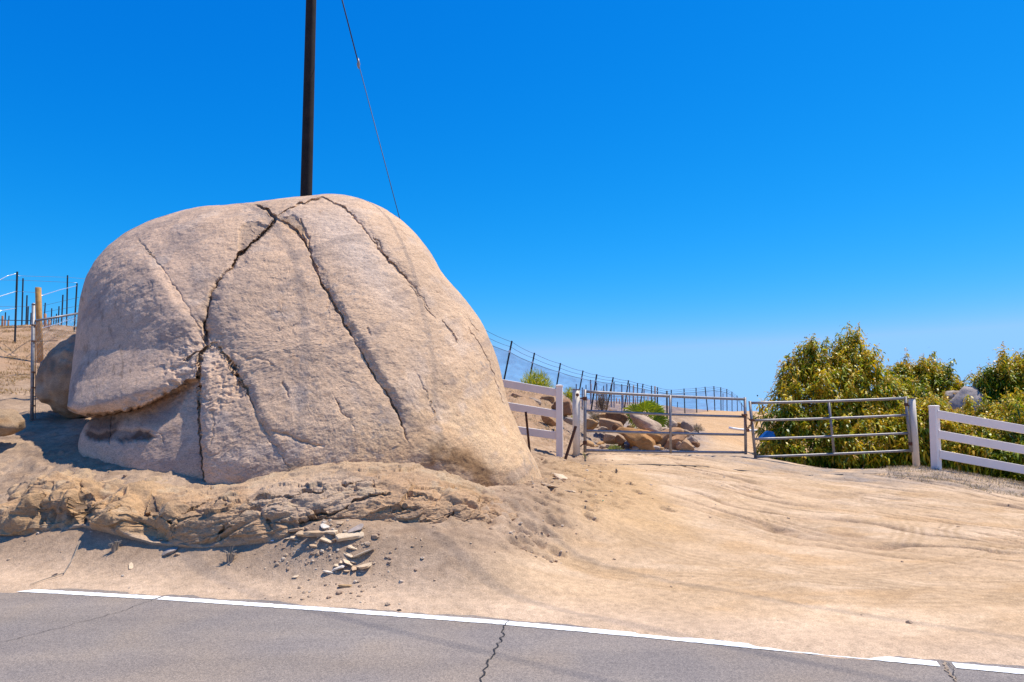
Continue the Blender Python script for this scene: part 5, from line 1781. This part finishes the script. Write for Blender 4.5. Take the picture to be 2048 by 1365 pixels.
def tree(name, label, base, lobes, nclump, seed, gold=0.5, scale=1.0, trunk=True, group='leafy trees along the right of the driveway'):
    """lobes: (world centre, radii)"""
    rs = np.random.RandomState(seed)
    t = thing(name, base, label, 'tree', group)
    cen = np.array([l[0] for l in lobes], float)
    rad = np.array([l[1] for l in lobes], float)
    wts = (rad[:, 0] * rad[:, 2]) ** 1.0
    wts /= wts.sum()
    li = rs.choice(len(lobes), nclump * 2, p=wts)
    dv = rs.normal(size=(nclump * 2, 3))
    dv /= np.linalg.norm(dv, axis=1)[:, None]
    rr = np.where(rs.rand(nclump * 2) < 0.75, rs.uniform(0.82, 1.08, nclump * 2), rs.uniform(0.3, 0.82, nclump * 2))
    rr = rr * (1 + 0.42 * perlin(dv * 2.8 + li[:, None] * 3.7, seed))
    cp_ = cen[li] + dv * rad[li] * 0.96 * rr[:, None]
    keep = np.ones(len(cp_), bool)
    for k in range(len(lobes)):
        q = np.linalg.norm((cp_ - cen[k]) / rad[k], axis=1)
        keep &= ~((q < 0.68) & (li != k) & (rs.rand(len(cp_)) < 0.85))
    gz = height(cp_[:, 0], cp_[:, 1], False)
    keep &= cp_[:, 2] > gz + 0.03
    keep &= perlin(cp_ * 2.1, seed + 7) > -0.27
    cp_, dv = cp_[keep][:nclump], dv[keep][:nclump]
    cand = np.where((dv[:, 2] > 0.05) & (rs.rand(len(cp_)) < 0.07))[0]
    ex, ed = [], []
    for k in cand:
        u_ = dv[k] * 0.6 + np.array([rs.normal() * .25, rs.normal() * .25, 0.9])
        u_ /= np.linalg.norm(u_)
        for m_ in range(rs.randint(2, 5)):
            ex.append(cp_[k] + u_ * (0.09 * (m_ + 1)))
            ed.append(u_)
    if ex:
        cp_ = np.concatenate([cp_, ex]); dv = np.concatenate([dv, ed])
    nc = len(cp_)
    per = 11
    B = np.repeat(cp_, per, 0) + rs.normal(size=(nc * per, 3)) * 0.045
    out = np.repeat(dv, per, 0) * 0.55 + rs.normal(size=(nc * per, 3)) * 0.75
    out[:, 2] = out[:, 2] * 0.6 - 0.05
    patch = fbm(cp_ * 1.3, 2, seed + 3) + 0.25 * dv[:, 2]
    isg = (patch + rs.normal(size=nc) * 0.16) > (0.22 - 0.5 * gold)
    isg = np.repeat(isg, per) & (rs.rand(nc * per) < 0.75)
    gr_ = np.array([[0.12, 0.19, 0.008], [0.25, 0.32, 0.012], [0.40, 0.42, 0.016], [0.07, 0.12, 0.008]])
    go_ = np.array([[0.68, 0.50, 0.02], [0.58, 0.48, 0.02], [0.66, 0.40, 0.03], [0.48, 0.46, 0.02]])
    k4 = rs.randint(0, 4, nc * per)
    cols = np.where(isg[:, None], go_[k4], gr_[k4]) * rs.uniform(0.75, 1.25, (nc * per, 1))
    ln_ = rs.uniform(0.10, 0.20, nc * per) * scale
    V, T3, C = leafmesh(B, out, ln_, ln_ * 0.25, rs.uniform(0.3, 1.7, nc * per), cols, rs=rs)
    # flower sprays: fine upright sprigs of small buds on the outside
    top = np.where((dv[:, 2] > -0.1) & (rs.rand(nc) < 0.55 * gold + 0.1))[0]
    m_ = 16
    Bs = np.repeat(cp_[top], m_, 0)
    dsp_ = np.repeat(dv[top] * 0.7 + np.array([0, 0, .55]), m_, 0)
    Bs = Bs + dsp_ * rs.uniform(0.0, 0.16, (len(Bs), 1)) + rs.normal(size=Bs.shape) * 0.03
    kk = rs.randint(0, 4, len(Bs))
    cs = np.array([[0.60, 0.40, 0.06], [0.62, 0.46, 0.10], [0.46, 0.34, 0.05], [0.55, 0.32, 0.06]])[kk]
    ls = rs.uniform(0.03, 0.06, len(Bs))
    V2_, T2_, C2_ = leafmesh(Bs, dsp_ + rs.normal(size=Bs.shape) * 0.8, ls, ls * 0.5, np.zeros(len(Bs)), cs, rs=rs)
    V = np.concatenate([V, V2_]); T3 = np.concatenate([T3, T2_ + len(C)]); C = np.concatenate([C, C2_])
    part('crown', V, T3, M['leaf'], t, C, smooth=False)
    mb = MB()
    b = Vector(base)
    topc = Vector(cen[np.argmax(cen[:, 2])].tolist())
    mid = b + Vector((0.05, 0, (topc.z - b.z) * 0.35))
    mb.tube([b - Vector((0, 0, .2)), b + Vector((0.02, 0, .25)), mid], [0.13, 0.11, 0.085], 10)
    for c_, r_ in lobes:
        c_ = Vector(c_)
        k_ = mid + (c_ - mid) * 0.5 + Vector((rs.uniform(-.1, .1), rs.uniform(-.1, .1), 0.1))
        mb.tube([mid - Vector((0, 0, .08)), k_, c_ + Vector((0, 0, r_[2] * .45))], [0.06, 0.038, 0.012], 7)
        for _ in range(5):
            e = c_ + Vector([rs.uniform(-.75, .75) * r_[k] for k in range(3)])
            mb.tube([k_, lerp(k_, e, .6) + Vector((0, 0, .05)), e], [0.022, 0.015, 0.006], 5)
    for k in rs.choice(len(cp_), 46):
        if dv[k][2] < -0.1: continue
        a = Vector(cp_[k].tolist()); u_ = Vector(dv[k].tolist()) + Vector((rs.normal() * .3, rs.normal() * .3, .6)); u_.normalize()
        e = a + u_ * rs.uniform(0.12, 0.3)
        mb.tube([a - u_ * .25, a, e], [0.009, 0.006, 0.003], 4)
    mb.build('trunk', M['bark'], t, smooth=True)
    return t


def L(px, py, d, rpx, rpy, rd=None):
    """lobe given where it is seen and how wide/tall"""
    rx, rz_ = pix(rpx, d), pix(rpy, d)
    return (tuple(V3(px, py, d)), (rx, rd if rd else rx * 0.85, rz_))


tree('fruit_tree', 'tallest tree with golden new leaves behind the right tube gate', onground(1680, 19.4),
     [L(1630, 800, 19.0, 78, 68), L(1620, 728, 19.2, 26, 38), L(1600, 765, 19.0, 40, 48), L(1706, 718, 19.6, 30, 42), L(1700, 778, 19.4, 78, 78), L(1752, 812, 19.6, 60, 62), L(1570, 850, 18.6, 52, 52), L(1640, 880, 18.5, 80, 54), L(1740, 880, 18.6, 78, 54), L(1545, 905, 18.2, 30, 26), L(1595, 902, 18.2, 50, 34), L(1690, 905, 18.2, 60, 34), L(1770, 905, 18.3, 50, 32), L(1708, 690, 19.8, 14, 22), L(1612, 704, 19.2, 10, 18)],
     2700, 11, 0.62)
tree('fruit_tree', 'round dark green tree behind the leaning cream gate post', onground(1860, 22.5),
     [L(1850, 800, 22.5, 66, 56), L(1812, 760, 22.8, 26, 34), L(1855, 752, 22.6, 24, 30), L(1885, 778, 22.6, 34, 38), L(1796, 822, 22.0, 58, 62), L(1876, 858, 21.6, 46, 54), L(1858, 734, 22.8, 8, 14), L(1806, 738, 22.8, 10, 12), L(1882, 740, 22.8, 9, 12)],
     1700, 23, 0.45)
tree('fruit_tree', 'broad tree rising at the right edge above the white fence', onground(2030, 20.5),
     [L(2044, 805, 20.5, 78, 72), L(1992, 776, 20.6, 36, 40), L(2050, 745, 20.8, 40, 34), L(2000, 850, 20.2, 42, 42), L(2090, 790, 20.4, 70, 80), L(2000, 736, 20.8, 10, 16), L(2046, 725, 20.8, 12, 14), L(1953, 764, 20.8, 5, 10)],
     1900, 37, 0.5)
tree('fruit_tree', 'low leafy tree filling the gap between gate post and white fence', onground(1850, 18.2),
     [L(1842, 880, 18.2, 46, 60), L(1815, 905, 18.0, 36, 36), L(1870, 900, 18.0, 44, 46), L(1850, 835, 18.4, 34, 30), L(1880, 838, 18.6, 30, 26)],
     850, 41, 0.5)
tree('fruit_tree', 'low leafy tree directly behind the right fence rails', onground(1940, 18.0),
     [L(1930, 872, 18.2, 56, 42), L(1960, 905, 17.6, 62, 46), L(1915, 910, 17.6, 40, 38), L(1985, 874, 18.2, 54, 42), L(1936, 842, 18.6, 32, 18)],
     1150, 53, 0.42)
tree('fruit_tree', 'dark lower tree behind the rails at the right edge', onground(2045, 17.6),
     [L(2035, 880, 17.6, 66, 56), L(2050, 930, 16.9, 60, 40), L(2000, 920, 17.2, 46, 40), L(2100, 890, 17.4, 66, 66), L(2030, 840, 18.2, 60, 40)],
     1150, 59, 0.32)


# ------------------------------------------------------------------ blades, bushes, palm
def blades(base, n, spread, h, rs, cols, w=0.006, lean=0.5, up=1.0):
    """thin curved blades; returns arrays"""
    B = np.repeat(base, n, 0) + rs.normal(size=(len(base) * n, 3)) * np.array([spread, spread, 0])
    N_ = len(B)
    az = rs.uniform(0, 2 * math.pi, N_)
    ln_ = rs.uniform(0.5, 1.0, N_) * h
    le = rs.uniform(0.1, 1, N_) * lean
    d = np.stack([np.cos(az) * le, np.sin(az) * le, np.full(N_, up)], 1)
    d /= np.linalg.norm(d, axis=1)[:, None]
    s = np.stack([-np.sin(az + .6), np.cos(az + .6), np.zeros(N_)], 1) * w
    m = B + d * ln_[:, None] * 0.55
    tip = m + (d + np.stack([np.cos(az), np.sin(az), np.zeros(N_)], 1) * le[:, None] * 0.6) * ln_[:, None] * 0.45
    V = np.stack([B - s, B + s, m - s * .8, m + s * .8, tip], 1).reshape(-1, 3)
    o = (np.arange(N_) * 5)[:, None]
    T3 = np.concatenate([o + [0, 1, 3], o + [0, 3, 2], o + [2, 3, 4]])
    C = np.repeat(np.array(cols)[rs.randint(0, len(cols), N_)] * rs.uniform(.8, 1.2, (N_, 1)), 5, 0)
    return V, T3, C


rs = np.random.RandomState(77)
# dry grass on the verge by the trees and around the rock pile (uncountable)
pts = []
for _ in range(3600):
    k = rs.rand()
    if k < 0.42:
        d = rs.uniform(12.6, 17.5); px_ = rs.uniform(1760, 2120)
    elif k < 0.8:
        d = rs.uniform(16.9, 30); px_ = rs.uniform(1150, 1405)
    else:
        d = rs.uniform(15.2, 22); px_ = rs.uniform(1000, 1160)
    x = (px_ - CX) / F * d
    pts.append((x, d, k))
pts = np.array(pts)
xl = np.interp(pts[:, 1], XL_Y, XL_X)
ok = (pts[:, 2] < 0.42) & (pts[:, 0] > 5.6 + (15.2 - pts[:, 1]) * 0.9) | (pts[:, 2] >= 0.42) & (pts[:, 0] < xl - 0.1)
ok &= perlin(P3(pts[:, 0] * 1.5, pts[:, 1] * 1.5), 88) > -0.15
pts = pts[ok]
gb = np.stack([pts[:, 0], pts[:, 1], height(pts[:, 0], pts[:, 1])], 1)
V, T3, C = blades(gb, 7, 0.06, 0.085, rs, [(0.36, 0.29, 0.23), (0.30, 0.24, 0.20), (0.44, 0.36, 0.27), (0.27, 0.22, 0.19)], w=0.004, lean=1.3, up=0.6)
single('dry_grass', V, T3, M['grass'], (5, 15, 0), None, None, None, C, smooth=False, kind='stuff')
# straw and low weeds over the left hill
d = rs.uniform(13, 30, 2800); px_ = rs.uniform(-80, 170, 2800)
x = (px_ - CX) / F * d
ok = perlin(P3(x * 1.1, d * 0.8), 89) > -0.05
x, d = x[ok], d[ok]
gb = np.stack([x, d, height(x, d)], 1)
V, T3, C = blades(gb, 7, 0.09, 0.10, rs, [(0.40, 0.27, 0.15), (0.33, 0.20, 0.11), (0.44, 0.31, 0.18), (0.24, 0.17, 0.09)], w=0.006, lean=1.5, up=0.5)
single('hill_straw', V, T3, M['grass'], (-9, 18, 2.5), None, None, None, C, smooth=False, kind='stuff')


def bush(name, base, rx, rz_, n, cols, label, seed, h=0.3, w=0.006, lean=0.6, cat='bush', group=None, mat='leaf'):
    rs = np.random.RandomState(seed)
    dv = rs.normal(size=(n, 3)); dv[:, 2] = np.abs(dv[:, 2])
    dv /= np.linalg.norm(dv, axis=1)[:, None]
    r_ = rs.uniform(0.35, 1.0, n)[:, None] * (1 + 0.2 * perlin(dv * 3, seed))[:, None]
    P = np.array(base) + dv * r_ * np.array([rx, rx * .9, rz_])
    N_ = n
    dirs = dv * 0.9 + rs.normal(size=(n, 3)) * 0.35 + np.array([0, 0, .5])
    ln_ = rs.uniform(.5, 1, n) * h
    V, T3, C = leafmesh(P, dirs, ln_, np.full(n, w), np.full(n, 0.1), np.array(cols)[rs.randint(0, len(cols), n)] * rs.uniform(.8, 1.2, (n, 1)), rs=rs)
    t = thing(name, base, label, cat, group)
    part('foliage', V, T3, M[mat], t, C, smooth=False)
    mb = MB()
    for k in range(14):
        e = Vector(base) + Vector((rs.uniform(-.8, .8) * rx, rs.uniform(-.8, .8) * rx, rs.uniform(.4, .95) * rz_))
        mb.tube([Vector(base) - Vector((0, 0, .1)), lerp(Vector(base), e, .5) + Vector((0, 0, .04)), e], [0.012, 0.008, 0.003], 5)
    mb.build('stems', M['twig'], t)
    return t


YG = [(0.52, 0.50, 0.04), (0.34, 0.40, 0.03), (0.66, 0.58, 0.05), (0.18, 0.26, 0.03)]
q = V3(1072, 790, 19.6); q.z = min(q.z, hz(q.x, q.y) + .1)
bush('broom_bush', q, pix(36, 19.6), V3(1072, 744, 19.6).z - q.z, 3600, YG, 'yellow green bush above the left white fence rail', 61, 0.16, 0.010)
q = V3(1140, 806, 20.2)
bush('broom_bush', q, pix(17, 20), pix(28, 20), 1300, YG, 'small yellow bush between white fence post and gate post', 62, 0.14, 0.010)
q = V3(1149, 845, 18.5)
bush('weed', q, pix(8, 18.5), pix(14, 18.5), 250, YG, 'little yellow weed behind the cream gate post', 63, 0.10, 0.010, cat='weed')
q = V3(1204, 822, 20.6)
bush('dead_bush', q, pix(15, 20.6), pix(42, 20.6), 1500, [(0.20, 0.13, 0.10), (0.26, 0.18, 0.14), (0.15, 0.10, 0.08)], 'dead brown bush standing above the rock pile', 64, 0.12, 0.006, mat='grass')
for i, (x, y, d) in enumerate(((1190, 838, 19.6), (1180, 826, 21), (1395, 850, 21.5), (1230, 818, 23))):
    q = V3(x, y, d); q.z = hz(q.x, q.y)
    bush('dry_shrub', q, pix(13, d), pix(13, d), 700, [(0.32, 0.25, 0.21), (0.38, 0.31, 0.26), (0.25, 0.19, 0.16)], ['greyish dry shrub left of the sloping pile rock', 'greyish dry shrub highest behind the pile at left', 'greyish dry shrub at the right crest of the pile', 'greyish dry shrub right of the dead brown bush'][i], 70 + i, 0.10, 0.006, cat='shrub', mat='grass')
q = V3(1228, 892, 16.9); q.z = hz(q.x, q.y)
bush('weed', q, pix(16, 17), pix(13, 17), 420, [(0.20, 0.26, 0.06), (0.28, 0.32, 0.09)], 'green weed patch low in front of the pile', 65, 0.10, 0.008, cat='weed')
q = V3(1170, 924, 13.4); q.z = hz(q.x, q.y)
bush('weed', q, 0.02, 0.10, 12, [(0.16, 0.20, 0.05)], 'single green sprout at the foot of the cream gate post', 66, 0.12, 0.014, cat='weed')
q = V3(1232, 950, 11.6); q.z = hz(q.x, q.y)
bush('weed', q, 0.03, 0.06, 14, [(0.28, 0.20, 0.13)], 'tiny dry sprig on the driveway before the left gate', 67, 0.07, 0.006, cat='weed', mat='grass')
# dead sprigs before the ledge
for i, (x, y, d, s) in enumerate(((232, 1062, 7.35, .09), (462, 1072, 7.0, .10))):
    q = V3(x, y, d); q.z = hz(q.x, q.y)
    bush('dry_sprig', q, s * .8, s * 1.1, 26, [(0.30, 0.22, 0.16), (0.40, 0.32, 0.24)], ['grey dry sprig against the left part of the ledge', 'upright dry sprig before the middle of the ledge', 'tiny dry sprig below the upright one', 'tiny dry sprig below the grey one', 'low dry sprig beside the brown round stone'][i], 90 + i, s, 0.003, cat='dry plant', mat='grass')
# twig leaning on the shoulder
a = V3(160, 1078, 7.5); a.z = hz(a.x, a.y) + .03
m_ = V3(130, 1108, 7.05); m_.z = hz(m_.x, m_.y) + .02
e_ = V3(62, 1145, 6.75); e_.z = hz(e_.x, e_.y) + .012
tw = MB().tube([a, lerp(a, m_, .5) + Vector((.02, 0, .01)), m_, lerp(m_, e_, .5) + Vector((0, .03, 0)), e_], [0.004, 0.005, 0.005, 0.004, 0.003], 6)
tw.single('twig', M['twig'], tuple(a), 'long thin dry twig lying below the left end of the ledge', 'twig')

# fan palm
pbp = V3(1292, 858, 19.4)
pbp.z = min(pbp.z, hz(pbp.x, pbp.y))
t = thing('fan_palm', pbp, 'small green fan palm growing out of the rock pile', 'palm')
hub = V3(1290, 840, 19.4)
MB().tube([pbp - Vector((0, 0, .1)), lerp(pbp, hub, .6), hub], [0.12, 0.13, 0.07], 12).build('trunk', M['bark'], t, smooth=True)
rsp = np.random.RandomState(9)
FR_ = [(1288, 812, -0.2, 1.0), (1262, 818, .1, .95), (1300, 808, .1, .9), (1312, 822, -.1, 1.0), (1322, 812, .2, .8), (1325, 842, -.2, 1.0), (1268, 838, .2, .7), (1312, 852, .1, .8), (1302, 828, -.5, .8), (1280, 826, -.5, .7)]
for (x, y, dy, s) in FR_:
    c_ = V3(x, y, 19.4 + dy)
    st = (c_ - hub)
    dirn = st.normalized()
    V, Fc, CCp = [], [], []
    side = dirn.cross(Vector((0, -1, 0.25))).normalized()
    nrm_ = side.cross(dirn).normalized()
    nl = 18
    R = 0.44 * s
    org = lerp(hub, c_, 0.62)
    for k in range(nl):
        a = math.radians(-88 + 176 * k / (nl - 1))
        dl = (dirn * math.cos(a) + side * math.sin(a)).normalized()
        ww = 0.024
        s2 = dl.cross(nrm_).normalized()
        i0 = len(V)
        lr = R * (1 - 0.18 * abs(math.sin(a))) * rsp.uniform(.92, 1.06)
        fold = nrm_ * (0.016 if k % 2 else -0.008)
        drop = Vector((0, 0, -1)) * lr * rsp.uniform(.10, .28)
        V += [tuple(org), tuple(org + dl * lr * .6 - s2 * ww + fold), tuple(org + dl * lr * .6 + s2 * ww + fold), tuple(org + dl * lr * .62), tuple(org + dl * lr + drop)]
        Fc += [(i0, i0 + 1, i0 + 3), (i0, i0 + 3, i0 + 2), (i0 + 1, i0 + 4, i0 + 3), (i0 + 3, i0 + 4, i0 + 2)]
        gc = np.array([(0.30, 0.36, 0.02), (0.42, 0.44, 0.03), (0.20, 0.28, 0.02)][rsp.randint(3)])
        CCp += [gc] * 5
    fr_ = part('frond', V, Fc, M['leaf'], t, np.array(CCp), smooth=False)
    f2 = MB().tube([hub, lerp(hub, org, .5) + Vector((0, 0, .03)), org], [0.016, 0.012, 0.008], 6, c=(0.30, 0.33, 0.08))
    f2.build('stalk', M['leaf'], t, smooth=True, sub=fr_)

# ------------------------------------------------------------------ odds and ends
# black tube along a thin dark line across the driveway behind the apron
hp = []
for x_, d_ in ((1128, 12.6), (1200, 12.9), (1290, 13.2), (1400, 13.5), (1500, 13.7), (1600, 13.8), (1700, 14.0), (1762, 14.3)):
    p = onground(x_, d_); p.z += -0.004 + 0.006 * math.sin(x_ * .05)
    hp.append(p)
wire(hp, 0.011, M['black'], 'thin black line half buried across the driveway', None, name='hose')
# white plastic pipe and blue tarp up the track
mb = MB()
pl_ = [V3(x_, y_, 30) for x_, y_ in ((1458, 856), (1468, 858), (1484, 860), (1505, 862), (1528, 863))]
for p in pl_: p.z = max(p.z, hz(p.x, p.y) + 0.04)
mb.tube(pl_, 0.055, 10)
mb.single('pipe', M['white_pvc'], tuple(pl_[0]), 'white plastic pipe lying across the track behind the gates', 'pipe', smooth=True)
q = V3(1540, 876, 17.75)
a1, a2, a3, a4 = V3(1524, 876, 17.75), V3(1552, 877, 17.75), V3(1547, 864, 17.80), V3(1536, 862, 17.80)
dp_ = Vector((0.0, 0.30, -0.02))
mb = MB()
mb.add([tuple(v) for v in (a1, a2, a3, a4, a1 + dp_, a2 + dp_, a3 + dp_ * .6, a4 + dp_ * .6)], [(0, 1, 2, 3), (5, 4, 7, 6), (0, 4, 5, 1), (1, 5, 6, 2), (2, 6, 7, 3), (3, 7, 4, 0)])
t = thing('tarp', q, 'small blue tarp half hidden in the left side of the tallest tree', 'tarp')
mb.build('cover', M['blue_tarp'], t)
# scrap of paper and bits of glass
for (x, y, d, s, mm, nm, lb) in ((545, 1069, 7.1, .045, 'litter', 'paper_scrap', 'white paper scrap at the foot of the ledge'), (1206, 1002, 9.2, .035, 'glass', 'glass_shard', 'green glass shard on the ochre slope'), (1175, 982, 9.6, .02, 'glass', 'glass_shard', 'smaller green glass shard nearer the boulder'), (1192, 994, 9.4, .022, 'litter', 'paper_scrap', 'tiny white scrap between the green glass shards')):
    q = V3(x, y, d); q.z = hz(q.x, q.y) + s * .2
    P, Fc = rock_geo(int(x), (s, s, s * .35), 0.9, 2, 0.1)
    single(nm, P + np.array(q), Fc, M[mm], tuple(q), lb, 'litter', smooth=False)
